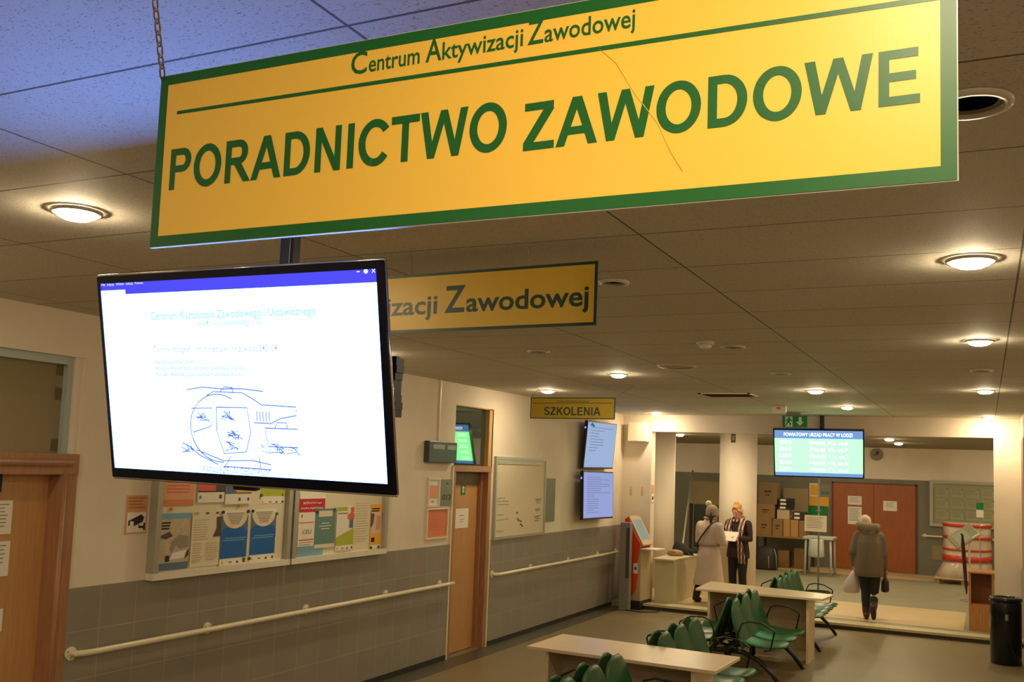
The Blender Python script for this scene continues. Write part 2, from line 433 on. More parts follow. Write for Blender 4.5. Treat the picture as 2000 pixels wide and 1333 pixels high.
# ceilings
struct(mb(M_CEIL).box((XL-.2, Y0, ZC), (3.2, YP+.1, ZC+.1)).obj('ceiling'))
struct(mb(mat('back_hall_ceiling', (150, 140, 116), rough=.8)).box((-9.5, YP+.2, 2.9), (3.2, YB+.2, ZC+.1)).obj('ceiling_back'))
# left wall with two door openings (u = y, v = z)
D1a, D1b = 3.0, 4.604
D2a, D2b = 9.71, 10.68
TZ = 1.28
DH = 2.16; T1 = 2.81; T2a, T2b = 9.742, 10.696
T2top = 2.87
b = mb(M_PLASTER)
for a, c in ((Y0, D1a), (D1b, D2a), (D2b, YP)): b.box((XL-.16, a, 0), (XL, c, ZC))
b.box((XL-.16, D1a, T1), (XL, D1b, ZC)); b.box((XL-.16, D2a, T2top), (XL, D2b, ZC))
b.box((XL-.16, D2a, DH), (XL, T2a, T2top)); b.box((XL-.16, T2b, DH), (XL, D2b, T2top))
struct(b.obj('wall_left'))
b = mb(M_TILE)
for a, c in ((Y0, D1a), (D1b, D2a), (D2b, YP)): b.box((XL, a, .055), (XL+.012, c, TZ))
struct(b.obj('trim_3'))
b = mb(M_BASE)
for a, c in ((Y0, D1a), (D1b, D2a), (D2b, YP)): b.box((XL, a, 0), (XL+.018, c, .06))
struct(b.obj('baseboard_left'))
# pale corner strips beside the far door
b = mb(M_RAIL)
for y in (D2a, D2b): b.box((XL, y-.012, 0), (XL+.02, y+.012, 1.28 if y > 10 else 2.16))
struct(b.obj('trim_4'))
# dividing wall with the wide opening
b = mb(M_PLASTER)
b.box((XL-.2, YP, 0), (-4.945, YP+.2, ZC)); b.box((-4.945, YP, 2.832), (.115, YP+.2, ZC)); b.box((.115, YP, 0), (3.2, YP+.2, ZC))
struct(b.obj('wall_far'))
# right wall: a short stretch next to the opening, then the hall widens
b = mb(M_PLASTER).box((XR, 11.5, 0), (XR+.15, YP, ZC)).box((XR, 11.5, 0), (3.2, 11.65, ZC)).box((3.0, Y0, 0), (3.2, 11.5, ZC))
struct(b.obj('wall_right'))
b = mb(M_TILE_SIDE).box((XR-.012, 11.5, .06), (XR, YP, 1.02))
struct(b.obj('trim_5'))
struct(mb(M_WOOD_CASING).box((XR-.02, 13.9, 1.03), (XR, 14.75, 2.78)).obj('trim_7'))
struct(mb(M_PLASTER).box((XL-.2, Y0-.15, 0), (3.2, Y0, ZC)).obj('wall_near'))
# back hall walls
b = mb(M_PLASTER).box((-9.5, YB, 0), (3.2, YB+.2, ZC))
struct(b.obj('wall_back'))
b = mb(M_TILE_BACK)
for a, c in ((-9.5, -3.21), (-1.40, 3.2)): b.box((a, YB-.012, ZF), (c, YB, 2.18))
b.box((-3.21, YB-.012, 2.06), (-1.40, YB, 2.18))
struct(b.obj('trim_6'))
struct(mb(M_PLASTER).box((-9.7, YP, 0), (-9.5, YB+.2, ZC)).obj('wall_back_left'))
struct(mb(M_PLASTER).box((3.0, YP+.2, 0), (3.2, YB+.2, ZC)).obj('wall_back_right'))
# round columns behind the opening
def column(x, y, r):
    return struct(mb(M_PLASTER).lathe([(r, 0), (r, 2.95-ZF)], (x, y, ZF), 40).obj('column'))
c = column(-5.47, 17.5, .335); tag(c, 'round cream column just inside the left edge of the opening', 'column')
c = column(-3.92, 17.3, .322); tag(c, 'round cream column behind the two women talking', 'column')

# ---- door 1 (left edge): casing, leaf, window light above
d1 = thing('door_1', 'brown framed tan door at the left edge of the room', 'door', (XL, D1a, 0)); d1['kind'] = 'structure'
cz = mb(M_WOOD_CASING)
cz.box((XL-.15, D1b-.13, 0), (XL+.012, D1b, DH)).box((XL-.15, D1a, 0), (XL+.012, D1a+.13, DH))
cz.box((XL-.15, D1a, DH-.13), (XL+.02, D1b, DH+.005))
cz.tube([(XL+.012, D1b-.10, 0), (XL+.012, D1b-.10, DH-.1)], .018, 8).tube([(XL+.012, D1a, DH-.055), (XL+.012, D1b-.06, DH-.055)], .03, 8)
into(d1, cz.obj('casing'), mb(M_WOOD_DOOR).box((XL-.15, D1a+.13, .01), (XL-.10, D1b-.13, DH-.13)).obj('door_leaf'))
hd = mb(M_ALU).tube([(XL-.10, D1a+.2, 1.05), (XL-.05, D1a+.2, 1.05), (XL-.05, D1a+.32, 1.05)], .01, 8).obj('door_handle'); into(d1, hd)
w1 = thing('window_1', 'pale blue framed transom window above the left door', 'window', (XL, D1a, DH)); w1['kind'] = 'structure'
M_FRAME_BLUE = mat('pale_blue_window_frame', (176, 190, 186), rough=.35)
fr = mb(M_FRAME_BLUE).box((XL-.1, D1b-.105, DH), (XL-.03, D1b-.06, T1)).box((XL-.1, D1a, T1-.055), (XL-.03, D1b-.105, T1))
fr.m(M_PLASTER).box((XL-.13, D1b-.06, DH), (XL-.012, D1b, T1))
into(w1, fr.obj('window_frame'), mb(glass_material('olive_reflecting_glass', (138, 128, 96))).box((XL-.08, D1a, DH), (XL-.07, D1b-.1, T1-.05)).obj('pane'))
tp = mb(mat('brown_tape', (104, 92, 62), rough=.5))
for y, z in ((D1b-.16, T1-.13), (D1b-.16, DH+.36), (D1b-.16, DH+.02), (3.72, T1-.13), (3.72, DH+.02)): tp.box((XL-.07, y, z), (XL-.068, y+.05, z+.08))
into(w1, tp.obj('tape_patch'))
FD1 = Frame((XL-.10, 0, 0), (0, 1, 0), (0, 0, 1))
FG = 'papers on the left door'
sheet('paper_notice', 'white notice taped highest on the left door, fully in frame', 'notice', FD1, 4.014, 1.650, 4.222, 1.861, M_PAPER, lines(7, .1, .9, .9, .15, M_GREY_INK, .3), d0=0, group=FG)
sheet('paper_notice', 'white notice with rounded corner below the highest one on the left door', 'notice', FD1, 4.032, 1.388, 4.226, 1.605, M_PAPER, lines(5, .1, .9, .9, .3, M_GREY_INK, .3, seed=3), d0=0, group=FG)
sheet('paper_notice', 'white notice lowest on the left door, cut by the picture edge', 'notice', FD1, 4.046, 1.046, 4.214, 1.186, M_PAPER, lines(5, .1, .9, .9, .2, M_GREY_INK, .3, seed=4), d0=0, group=FG)
sheet('room_number_plate', 'dark plate peeping in above the papers on the left door', 'plate', FD1, 4.019, 1.900, 4.138, 2.040, M_GREY_INK, [(.1, .1, .95, .9, M_INK)], d0=0)

# ---- door 2 (room 013)
d2 = thing('door_2', 'tan door with brown casing in the middle of the left wall', 'door', (XL, D2a, 0)); d2['kind'] = 'structure'
cz = mb(M_WOOD_CASING)
cz.box((XL-.15, D2a+.01, 0), (XL+.012, D2a+.07, DH)).box((XL-.15, D2b-.09, 0), (XL+.012, D2b-.012, DH)).box((XL-.15, D2a+.01, DH-.06), (XL+.02, D2b-.012, DH+.01))
cz.box((XL-.15, D2b-.13, 0), (XL-.06, D2b-.09, DH-.06))
into(d2, cz.obj('casing'), mb(M_WOOD_DOOR).box((XL-.15, D2a+.07, .01), (XL-.11, D2b-.13, DH-.12)).obj('door_leaf'),
     mb(mat('grey_door_head', (120, 104, 82), rough=.6)).box((XL-.15, D2a+.07, DH-.22), (XL-.10, D2b-.1, DH-.06)).obj('head_panel'))
w2 = thing('window_2', 'dark transom pane above door 013 mirroring the green queue screen', 'window', (XL, T2a, DH)); w2['kind'] = 'structure'
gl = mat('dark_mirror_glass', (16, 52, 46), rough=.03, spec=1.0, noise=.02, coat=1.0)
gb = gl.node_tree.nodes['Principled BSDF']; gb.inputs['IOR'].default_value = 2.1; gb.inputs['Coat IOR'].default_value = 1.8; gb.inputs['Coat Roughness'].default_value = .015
into(w2, mb(gl).box((XL-.07, T2a, DH+.012), (XL-.06, T2b-.10, T2top)).obj('pane'),
     mb(mat('tan_window_reveal', (196, 160, 100), rough=.5)).box((XL-.1, T2b-.10, DH+.012), (XL-.004, T2b, T2top)).box((XL-.1, T2a, T2top-.012), (XL-.004, T2b, T2top)).obj('window_frame'))
FD2 = Frame((XL-.11, 0, 0), (0, 1, 0), (0, 0, 1)); XD2 = XL-.11
sheet('exit_sign', 'small green sign with white figure high on the 013 door', 'sign', FD2, 10.131, 1.826, 10.238, 1.952, mat('safety_green', (20, 120, 60), rough=.4), [(.42, .38, .58, .86, M_PAPER), (.2, .6, .8, .7, M_PAPER), (.3, .2, .45, .45, M_PAPER), (.55, .2, .7, .45, M_PAPER)])
sheet('paper_notice', 'white sheet taped at eye height on the 013 door', 'notice', FD2, 10.020, 1.436, 10.334, 1.664, M_PAPER, [(.3, .62, .65, .66, M_GREY_INK), (.3, .42, .68, .45, M_GREY_INK), (.3, .32, .6, .35, M_GREY_INK)])

# ================================================================ LEFT WALL FITTINGS
# handrails
def handrail(pts, brackets, name, label, f=LEFT):
    t = root_at(name, label, 'handrail', f(pts[0][0], pts[0][1]))
    into(t, mb(M_RAIL).tube([f(*p) for p in pts], .021, 12).obj('rail', smooth=True))
    for u, v in brackets:
        r = mb(M_RAIL).tube([f(u, v, .012), f(u, v, .022)], .045, 16).tube([f(u, v, .02), f(u, v, .075)], .012, 8); br_ = into(t, r.obj('bracket'))[0]
        for a in (.5, 2.6, 4.7):
            sc = mb(M_STEEL_GREY).tube([f(u+.03*math.cos(a), v+.03*math.sin(a), .02), f(u+.03*math.cos(a), v+.03*math.sin(a), .024)], .006, 6)
            x = sc.obj('screw'); into(t, x); x.parent = br_
    return t
hz = 0.855
ra = 4.652
handrail([(ra, hz, .015), (ra+.02, hz, .05), (ra+.07, hz, .072), (ra+.14, hz, .08), (9.55, hz, .08), (9.7, hz, .08)], [(ra, hz), (5.909, hz), (7.133, hz), (8.418, hz), (9.5, hz)], 'handrail', 'long cream handrail on the tiles left of door 013')
handrail([(10.78, hz, .015), (10.8, hz, .05), (10.86, hz, .075), (10.95, hz, .08), (15.1, hz, .08), (15.2, hz, .06), (15.22, hz, .015)], [(10.78, hz), (11.9, hz), (13.2, hz), (14.4, hz), (15.22, hz)], 'handrail', 'cream handrail on the tiles under the whiteboard right of door 013')

# CCTV notice
M_CCTV_OR = mat('faded_orange_print', (214, 160, 110), rough=.7)
sheet('camera_notice', 'orange and white CCTV notice beside the left notice board', 'notice', LEFT, 5.045, 1.614, 5.238, 1.886, M_CCTV_OR,
      [(.06, .04, .94, .56, M_PAPER)] + lines(4, .08, .92, .95, .62, mat('brown_orange_print', (180, 116, 70), rough=.7), .45), polys=[([(.12, .34), (.72, .50), (.86, .42), (.80, .30), (.40, .20), (.12, .22)], M_INK), ([(.2, .22), (.38, .20), (.38, .32), (.2, .33)], M_PAPER), ([(.55, .24), (.62, .24), (.62, .14), (.92, .14), (.92, .20), (.68, .20)], M_INK), ([(.84, .08), (.93, .08), (.93, .28), (.84, .28)], M_INK)])

# notice boards with posters
def notice_board(label, y0, y1, z0, z1, group='cream notice boards'):
    t = root_at('notice_board', label, 'notice board', (XL, y0, z0), group)
    w = .05
    into(t, mb(M_BOARD).slab(LEFT, y0+w, z0+w, y1-w, z1-w, 0, .03).obj('backing'))
    fm = mb(M_WHITE)
    fm.slab(LEFT, y0, z0, y1, z0+w, 0, .075).slab(LEFT, y0, z1-w, y1, z1, 0, .075)
    fm.m(M_ALU); fm.slab(LEFT, y0, z0+w, y0+w, z1-w, 0, .075).slab(LEFT, y1-w, z0+w, y1, z1-w, 0, .075)
    into(t, fm.obj('frame'))
    return t
BX = -5.446+.03
nb1 = (5.262, 6.798); nb2 = (6.826, 8.308)
zb1 = 1.276; zb2 = 1.275
notice_board('left cream notice board with two blue posters, half hidden by the big screen', nb1[0], nb1[1], zb1, 2.25)
notice_board('right cream notice board with a yellow photo poster, half hidden by the big screen', nb2[0], nb2[1], zb2, 2.25)
PG = 'posters on the left notice board'; PG2 = 'posters on the right notice board'
DB = .03; NP = [0]
def poster(label, px, group, base, rects=(), texts=(), polys=(), pins=()):
    u0, v0, u1, v1 = px
    NP[0] += 1; DB = .0305 + .004*(NP[0] % 4)
    o = sheet('poster', label, 'poster', LEFT, u0, v0, u1, v1, base, rects, texts, d0=DB, th=.002, group=group, polys=polys)
    for x, y, mm in pins:
        p = mb(mm).tube([LEFT(u0+(u1-u0)*x, v0+(v1-v0)*y, DB+.001), LEFT(u0+(u1-u0)*x, v0+(v1-v0)*y, DB+.012)], .013, 10); p.obj('pin', o)
    return o
PIN_G = mat('green_pin', (40, 130, 70), rough=.3); PIN_T = mat('dark_teal_pin', (40, 70, 72), rough=.3); PIN_Y = mat('yellow_pin', (206, 170, 70), rough=.3)
logos = [(.06, .02, .14, .07, M_AMBER), (.34, .03, .46, .06, M_GREY_INK), (.62, .02, .7, .06, M_PHOTO_DK), (.88, .02, .96, .07, M_PHOTO_DK)]
# upper row, left board
poster('orange poster of small print at the upper left of the left board', (5.350, 1.807, 5.659, 2.12, ), PG, M_SALMON_LT, [(0, 0, 1, .14, M_SALMON)] + lines(7, .1, .95, .8, .25, M_CORAL, .3), pins=[(.27, -.08, M_SALMON)])
poster('poster with a coral picture above a white strip, on the left board', (5.693, 1.824, 5.984, 2.12), PG, M_PAPER, [(0, .3, .66, 1, M_CORAL), (.66, .3, 1, 1, M_PHOTO_DK), (0, .27, 1, .30, M_INK), (.05, .1, .14, .18, M_GREY_INK), (.8, .1, .9, .2, M_PHOTO_DK)])
poster('poster with a blue and amber picture above a white strip, on the left board', (5.990, 1.806, 6.296, 2.12), PG, M_PAPER, [(0, .3, .4, 1, M_SLATE), (.4, .3, 1, 1, M_AMBER), (0, .26, 1, .30, M_SLATE), (.5, .08, .58, .16, M_PHOTO_DK), (.84, .08, .92, .16, M_PHOTO_DK)], pins=[(.56, -.06, PIN_Y)])
poster('lime green poster at the upper right of the left board', (6.422, 1.801, 6.733, 2.12), PG, M_PAPER, [(0, .2, 1, 1, M_LIME)] + logos, pins=[(.02, .22, PIN_G), (.92, .26, PIN_Y)])
# lower row, left board
poster('poster of a glove photo under a blue band, lower left of the left board', (5.346, 1.334, 5.637, 1.751), PG, M_PHOTO, [(0, .9, 1, 1, M_BLUE_LT), (0, 0, 1, .13, M_SLATE), (.02, .82, .32, .85, M_INK), (.02, .77, .3, .8, M_INK), (.02, .72, .28, .75, M_INK), (.2, .15, .34, .26, M_INK)], polys=[([(.02, .62), (.3, .68), (.42, .6), (.2, .55), (.02, .57)], M_PHOTO_DK), ([(.4, .5), (.62, .62), (.95, .58), (.98, .4), (.7, .36), (.55, .44), (.42, .3), (.34, .36)], M_GREY_INK), ([(.36, .18), (.85, .2), (.95, .34), (.42, .3)], M_PAPER), ([(.86, .18), (1, .24), (1, .36), (.9, .3)], M_PHOTO_DK)])
poster('cream information sheet of brown small print on the left board', (5.653, 1.340, 5.963, 1.762), PG, M_BOARD, lines(9, .06, .6, .84, .45, M_PHOTO, .3) + lines(9, .06, .42, .42, .05, M_PHOTO, .3, seed=5) + lines(8, .5, .96, .42, .08, M_PHOTO, .3, seed=6) + [(.06, .93, .2, .98, M_PHOTO), (.45, .94, .55, .97, M_PHOTO_DK), (.8, .94, .9, .97, M_PHOTO_DK)], polys=[([(.84, .88), (1, .88), (1, .52), (.74, .52), (.86, .68)], M_PHOTO_DK)])
def blue_poster(label, px, cpins):
    arc = [(.03, .93)] + [(.5 + .47*math.cos(PI + PI*i/12), .93 + .27*math.sin(PI + PI*i/12)) for i in range(13)]
    body = [(.0, .12), (.96, .12), (.97, .35), (.93, .40), (1.0, .44), (1.0, .6), (.84, .68), (.12, .68), (0, .6), (0, .44), (.05, .38), (0, .3)]
    return poster(label, px, PG, M_PAPER, [(.0, .12, 1, .9, M_SLATE)] + logos, polys=[(body, M_BLUE), (arc, M_BOARD), ([(.15, .48), (.95, .48), (.95, .495), (.15, .495)], M_BLUE_LT), ([(.06, .44), (.9, .44), (.9, .455), (.06, .455)], M_BLUE_LT)] + [([(.16 + .03*i, .95-.032*i), (.84 - .03*i, .95-.032*i), (.84 - .03*i, .935-.032*i), (.16 + .03*i, .935-.032*i)], M_GREY_INK if i < 6 else M_CORAL) for i in range(7)], pins=cpins)
blue_poster('blue vest-shaped poster, the left one of the pair on the left board', (5.968, 1.328, 6.274, 1.758), [(.02, .97, PIN_T), (.97, .97, PIN_T), (.9, .08, PIN_G)])
blue_poster('blue vest-shaped poster, the right one of the pair on the left board', (6.323, 1.334, 6.639, 1.757), [(.04, .97, PIN_T), (1.0, .90, PIN_G), (.0, .06, PIN_T)])
# right board
poster('white poster with a red banner, left of the right board', (6.937, 1.313, 7.307, 1.891), PG2, M_PAPER, [(0, .695, 1, .90, M_RED), (.1, .62, .14, .66, M_INK), (.02, .53, .6, .545, M_CORAL), (.05, .265, .6, .285, M_CORAL), (0, 0, 1, .18, M_BLUE_LT)] + lines(6, .05, .6, .24, .04, M_GREY_INK, .25), texts=[('BEZPŁATNY kurs', .14, .86, .82, .032, M_PAPER), ('języka angielskiego', .06, .94, .745, .032, M_PAPER), ('CEU', .16, .5, .37, .06, M_GREY_INK)])
poster('grey green poster with a cream title box on the right board', (7.171, 1.387, 7.471, 1.739), PG2, M_TEAL, [(.16, .80, .84, .95, M_BOARD), (.0, 0, 1, .1, M_BOARD), (.3, .62, .7, .64, M_PAPER), (.2, .55, .8, .57, M_PAPER), (.3, .48, .7, .5, M_PAPER)], pins=[(.06, .93, PIN_T), (.94, .98, PIN_G)])
poster('white poster of a worker in jeans above a lime wedge on the right board', (7.487, 1.347, 7.766, 1.753), PG2, M_PAPER, [(0, .9, .6, .99, M_LIME), (.05, .83, .62, .86, M_GREY_INK)] + logos, polys=[([(0, .12), (1, .12), (1, .5), (0, .3)], M_LIME), ([(.72, .5), (.95, .5), (.95, .72), (.72, .72)], M_SLATE), ([(.62, .70), (1, .70), (1, .82), (.86, .88), (.6, .80)], M_CORAL), ([(.78, .86), (.98, .86), (.98, .98), (.78, .98)], M_CORAL)])
poster('pale printed sheet between the worker and yellow posters', (7.774, 1.343, 8.051, 1.854), PG2, M_BOARD, lines(16, .1, .9, .85, .1, M_PHOTO, .2))
poster('yellow poster with a photo of two women, right end of the right board', (8.060, 1.335, 8.362, 1.764), PG2, M_AMBER, [(0, .33, 1, .82, mat('pink_photo_print', (230, 196, 176), rough=.6, noise=.1)), (0, 0, 1, .07, M_PAPER), (.04, .88, .5, .91, M_INK), (.04, .83, .44, .86, M_INK), (.06, .14, .26, .24, M_INK)], polys=[([(.0, .45), (.14, .55), (.2, .78), (.0, .8)], M_PHOTO_DK), ([(.66, .46), (.95, .46), (1, .8), (.8, .9), (.62, .8)], M_PHOTO_DK), ([(.3, .4), (.55, .42), (.6, .7), (.35, .75)], M_SKIN)], pins=[(.06, .02, M_INK), (.5, .02, M_PHOTO_DK)])

# whiteboard right of door 013
wb = (10.747, 12.292); wz = (1.270, 2.297)
t = root_at('whiteboard', 'aluminium framed whiteboard right of door 013', 'whiteboard', (XL, wb[0], wz[0]))
into(t, mb(M_WHITEBOARD).slab(LEFT, wb[0]+.03, wz[0]+.03, wb[1]-.03, wz[1]-.03, 0, .022).obj('surface'))
f_ = mb(M_ALU)
for q in ((wb[0], wz[0], wb[1], wz[0]+.035), (wb[0], wz[1]-.035, wb[1], wz[1]), (wb[0], wz[0]+.035, wb[0]+.04, wz[1]-.035), (wb[1]-.04, wz[0]+.035, wb[1], wz[1]-.035)): f_.slab(LEFT, *q, 0, .036)
f_.slab(LEFT, wb[0]+.05, wz[1]-.09, wb[1]-.2, wz[1]-.036, .02, .032)
into(t, f_.obj('frame'))
rnd = random.Random(4)
def scrib(x0, x1, y, n=14):
    sk = mb(M_GREY_INK)
    p = [LEFT(wb[0]+(wb[1]-wb[0])*(x0+(x1-x0)*i/n), wz[0]+(wz[1]-wz[0])*(y+.012*(rnd.random()-.5)), .0235) for i in range(n+1)]
    sk.tube(p, .003, 4); into(t, sk.obj('marker_writing'))
for y in (.5, .46, .42, .3, .24, .1): scrib(.06, .06+.12+.1*rnd.random(), y)
for i in range(16):
    y = .18 + .3*rnd.random(); x = .78 + .05*rnd.random(); scrib(x, x+.1, y, 5)
for x, y in ((.42, .3), (.44, .22), (.46, .2), (.5, .19), (.5, .15), (.53, .13)): into(t, mb(M_PHOTO_DK).slab(LEFT, wb[0]+(wb[1]-wb[0])*x, wz[0]+(wz[1]-wz[0])*y, wb[0]+(wb[1]-wb[0])*(x+.025), wz[0]+(wz[1]-wz[0])*(y+.02), .022, .026).obj('magnet'))
sheet('wall_plate', 'plain grey green plate behind the right edge of the whiteboard', 'plate', LEFT, 12.264, 1.435, 12.671, 2.031, M_GREYPLATE, th=.01)

# frames and number plate left of door 013
def wall_frame(label, px, inner, rects):
    u0, v0, u1, v1 = px; w = .022
    t = root_at('framed_notice', label, 'frame', LEFT(u0, v0), 'frames left of door 013')
    fm = mb(M_BOARD)
    for q in ((u0, v0, u1, v0+w), (u0, v1-w, u1, v1), (u0, v0+w, u0+w, v1-w), (u1-w, v0+w, u1, v1-w)): fm.slab(LEFT, *q, 0, .02)
    into(t, fm.obj('frame'))
    into(t, sheet('insert', '', '', LEFT, u0+w, v0+w, u1-w, v1-w, inner, rects, d0=.002, parent=t))
    return t
wall_frame('narrow cream frame with a pink sheet beside the number plate', (9.169, 1.709, 9.424, 2.026), M_PAPER, [(.08, .25, .92, .78, M_SALMON_LT), (.3, .1, .6, .16, M_BLUE_LT)])
wall_frame('wider cream frame with an orange sheet below the number plate', (9.165, 1.356, 9.637, 1.700), M_SALMON, lines(8, .15, .85, .8, .2, M_CORAL, .2))
sheet('room_number_plate', 'grey room plate reading 013 left of the middle door', 'plate', LEFT, 9.425, 1.720, 9.679, 2.009, M_GREYPLATE, [(.1, .7, .95, .71, M_GREY_INK), (.5, .82, .7, .86, M_INK)], [('013', .18, .92, .22, .2, M_INK)], th=.02)
# dark message display and its cable duct
u0, u1 = 9.065, 9.675
t = root_at('message_display', 'dark blue grey wall display box left of the mirrored transom', 'display', LEFT(u0, 2.1))
v0, v1 = 2.196, 2.427
M_DISP = mat('slate_display_box', (62, 72, 74), rough=.35)
into(t, mb(M_DISP).slab(LEFT, u0, v0, u1, v1, 0, .07).obj('housing', bevel=.006))
into(t, mb(mat('pale_label', (160, 168, 158), rough=.5)).slab(LEFT, u0+.08, v1-.085, u0+.33, v1-.035, .07, .072).slab(LEFT, u1-.22, v1-.085, u1-.03, v1-.035, .07, .072).obj('label_strip'))
into(t, mb(M_WHITE).slab(LEFT, u0+.28, v1, u0+.305, ZC, 0, .016).obj('cable_duct'))

# two wall-mounted screens near the corner
M_BLUE_SCREEN = emit('pale_blue_screen', (.44, .58, .88), WALL_SCREEN_GAIN)
M_LILAC_SCREEN = emit('lilac_screen', (.40, .47, .88), WALL_SCREEN_GAIN)
M_SCREEN_INK = emit('grey_screen_text', (.22, .28, .42), WALL_SCREEN_GAIN)
M_TEAL_GLOW = emit('teal_screen_logo', (.02, .22, .2), WALL_SCREEN_GAIN)
def wall_screen(label, f, W, H, scr, seed, logo):
    t = root_at('wall_screen', label, 'screen', f(0, 0), 'screens on the left wall')
    into(t, mb(M_BLACK_GLOSS).slab(f, -W/2, -H/2, W/2, H/2, -.05, 0).obj('housing', bevel=.004),
         mb(scr).slab(f, -W/2+.02, -H/2+.025, W/2-.02, H/2-.02, 0, .002).obj('display'))
    ln = mb(M_SCREEN_INK); rnd = random.Random(seed)
    for i in range(17 if not logo else 9):
        z = H*.36 - i*H*(.045 if not logo else .06)
        L = W*(.75 if rnd.random() > .4 else .45)*(1 if i < 8 else .5)
        ln.slab(f, -W*.38, z, -W*.38+L*(.6 if logo and i > 0 else 1), z+H*.012, .0015, .0024)
    into(t, ln.obj('screen_text'))
    if logo:
        into(t, mb(M_TEAL_GLOW).prism([(-W*.42, H*.40), (-W*.36, H*.47), (-W*.26, H*.40), (-W*.28, H*.37), (-W*.36, H*.40)], f, .0015, .0026).obj('screen_logo'))
    ar = mb(M_BLACK_METAL).slab(f, -.2, -.15, .2, .15, -.12, -.05)
    into(t, ar.obj('wall_bracket')); into(t, mb(emit('blue_standby_led', (.1, .1, 1.0), 3)).slab(f, -W/2-.006, H*.33, -W/2, H*.37, -.04, -.02).obj('standby_light'))
    return t
k = 1.089
wall_screen('upper tilted wall screen of the pair in the left corner', pose((-4.875*k, 12.939*k, 2.2+(2.516-2.2)*k), 89.0, 4.83, .45), 1.22, .72, M_BLUE_SCREEN, 2, True)
wall_screen('lower wall screen of the pair in the left corner', pose((-4.849*k, 12.839*k+.0, 2.2+(1.822-2.2)*k), 88.9, -1.3, -.5), 1.22, .72, M_LILAC_SCREEN, 3, False)

# ================================================================ DIVIDING WALL FITTINGS
u0, v0, u1, v1 = -5.313, 2.654, -4.986, 2.969
t = root_at('electrical_box', 'white electrical box high in the left corner of the dividing wall', 'box', PART(u0, v0))
into(t, mb(M_WHITE).slab(PART, u0, v0, u1, v1, 0, .16).obj('housing', bevel=.008), mb(M_WHITE).slab(PART, u0+.012, v0+.012, u1-.012, v1-.012, .16, .168).obj('cover'))
M_STICK = mat('orange_label', (206, 140, 90), rough=.6)
SG = 'orange label strips on the dividing wall'
sheet('label_strip', 'left upright orange label strip above the ticket kiosk', 'label', PART, -5.311, 1.751, -5.266, 1.911, M_BOARD, lines(6, .1, .9, .98, .05, M_STICK, .5, .1), th=.002, group=SG)
sheet('label_strip', 'right upright orange label strip above the ticket kiosk', 'label', PART, -5.111, 1.752, -5.071, 1.911, M_BOARD, lines(6, .1, .9, .98, .05, M_STICK, .5, .1, seed=2), th=.002, group=SG)
FREV = Frame((-4.945, 15.5, 0), (0, 1, 0), (0, 0, 1))
sheet('camera_notice', 'narrow orange CCTV notice on the left reveal of the opening', 'notice', FREV, .03, 1.658, .17, 1.952, M_CCTV_OR, [(.08, .06, .92, .5, M_PAPER)], polys=[([(.2, .3), (.8, .42), (.8, .2), (.3, .14)], M_INK)])

# ================================================================ CEILING FITTINGS
M_LENS = emit('warm_lamp_lens', LAMP_RGB, LAMP)
M_LENS_OFF = mat('unlit_lamp_lens', (120, 112, 92), rough=.3)
M_LAMPRIM = mat('white_lamp_rim', (206, 200, 184), rough=.3)
def downlight(x, y, r, on, label, z=ZC, group=None):
    t = thing('downlight', label, 'ceiling light', (x, y, z), 0, group or ('lit round ceiling downlights' if on else 'unlit round ceiling downlights'))
    mb(M_LAMPRIM).lathe([(r*1.28, -.001), (r*1.26, -.012), (r*1.02, -.014), (r*.98, -.004)], (0, 0, 0), 28, cap=False).obj('rim', t, smooth=True)
    if on: mb(M_LENS).lathe([(r*.99, -.006), (r*.93, -.022), (r*.6, -.034), (.001, -.038)], (0, 0, 0), 20, cap=False).obj('lens', t)
    else: mb(M_LENS_OFF).lathe([(r*.98, -.004), (r*.8, .0), (.001, .0)], (0, 0, 0), 24, cap=False).obj('lens', t)
    return t
ON = 'lit round ceiling light '
for x, y, r, lab in (
    (-3.128, 2.554, .075, ON+'left of the big yellow sign, above the screen'),
    (-.045, 4.357, .078, ON+'largest at the right edge, nearest the big sign'),
    (-.024, 6.91, .07, ON+'at the right edge, second below the big sign'),
    (.012, 10.75, .07, ON+'at the right edge, third below the big sign'),
    (.056, 15.16, .07, ON+'at the right edge, right above the pier of the opening'),
    (-3.174, 8.851, .07, ON+'above and right of the szkolenia sign'),
    (-4.731, 10.70, .075, ON+'just behind the left half of the szkolenia sign'),
    (-4.75, 15.1, .07, ON+'above the white electrical box corner'),
    (-1.62, 10.74, .075, ON+'brightest, above the exit sign'),
    (-1.602, 13.26, .07, ON+'right of the exit sign, above the queue screen')):
    downlight(x, y, r, True, lab)
downlight(-.02, .28, .082, True, 'unseen round ceiling light added to brighten the hall', group='lit ceiling lights out of the picture')
for x, y in ((.75, -.5), (-3.2, .2), (1.55, .3), (1.55, 4.4), (1.55, 8.8), (-1.6, -1.8), (-4.7, 6.9), (-4.7, 2.6)):
    downlight(x, y, .07, True, 'unseen round ceiling light added to brighten the hall', group='lit ceiling lights out of the picture')  # unseen lamps added as extra brightness for the hall
OFF = 'unlit round ceiling light '
for x, y, r, lab in (
    (-.025, 2.515, .075, OFF+'peeping out right of the big yellow sign'),
    (-1.623, 4.424, .06, OFF+'just right of the second yellow sign'),
    (-3.19, 7.005, .07, OFF+'below the second yellow sign'),
    (-1.63, 6.966, .07, OFF+'beside the smoke detector, mid ceiling'),
    (-1.644, 8.881, .07, OFF+'up and left of the brightest lamp'),
    (-.018, 8.768, .07, OFF+'between two lit lamps at the right edge')):
    downlight(x, y, r, False, lab)
t = thing('ceiling_speaker', 'wide flat round ceiling speaker left of the unlit lamps', 'speaker', (-2.405, 8.196, ZC))
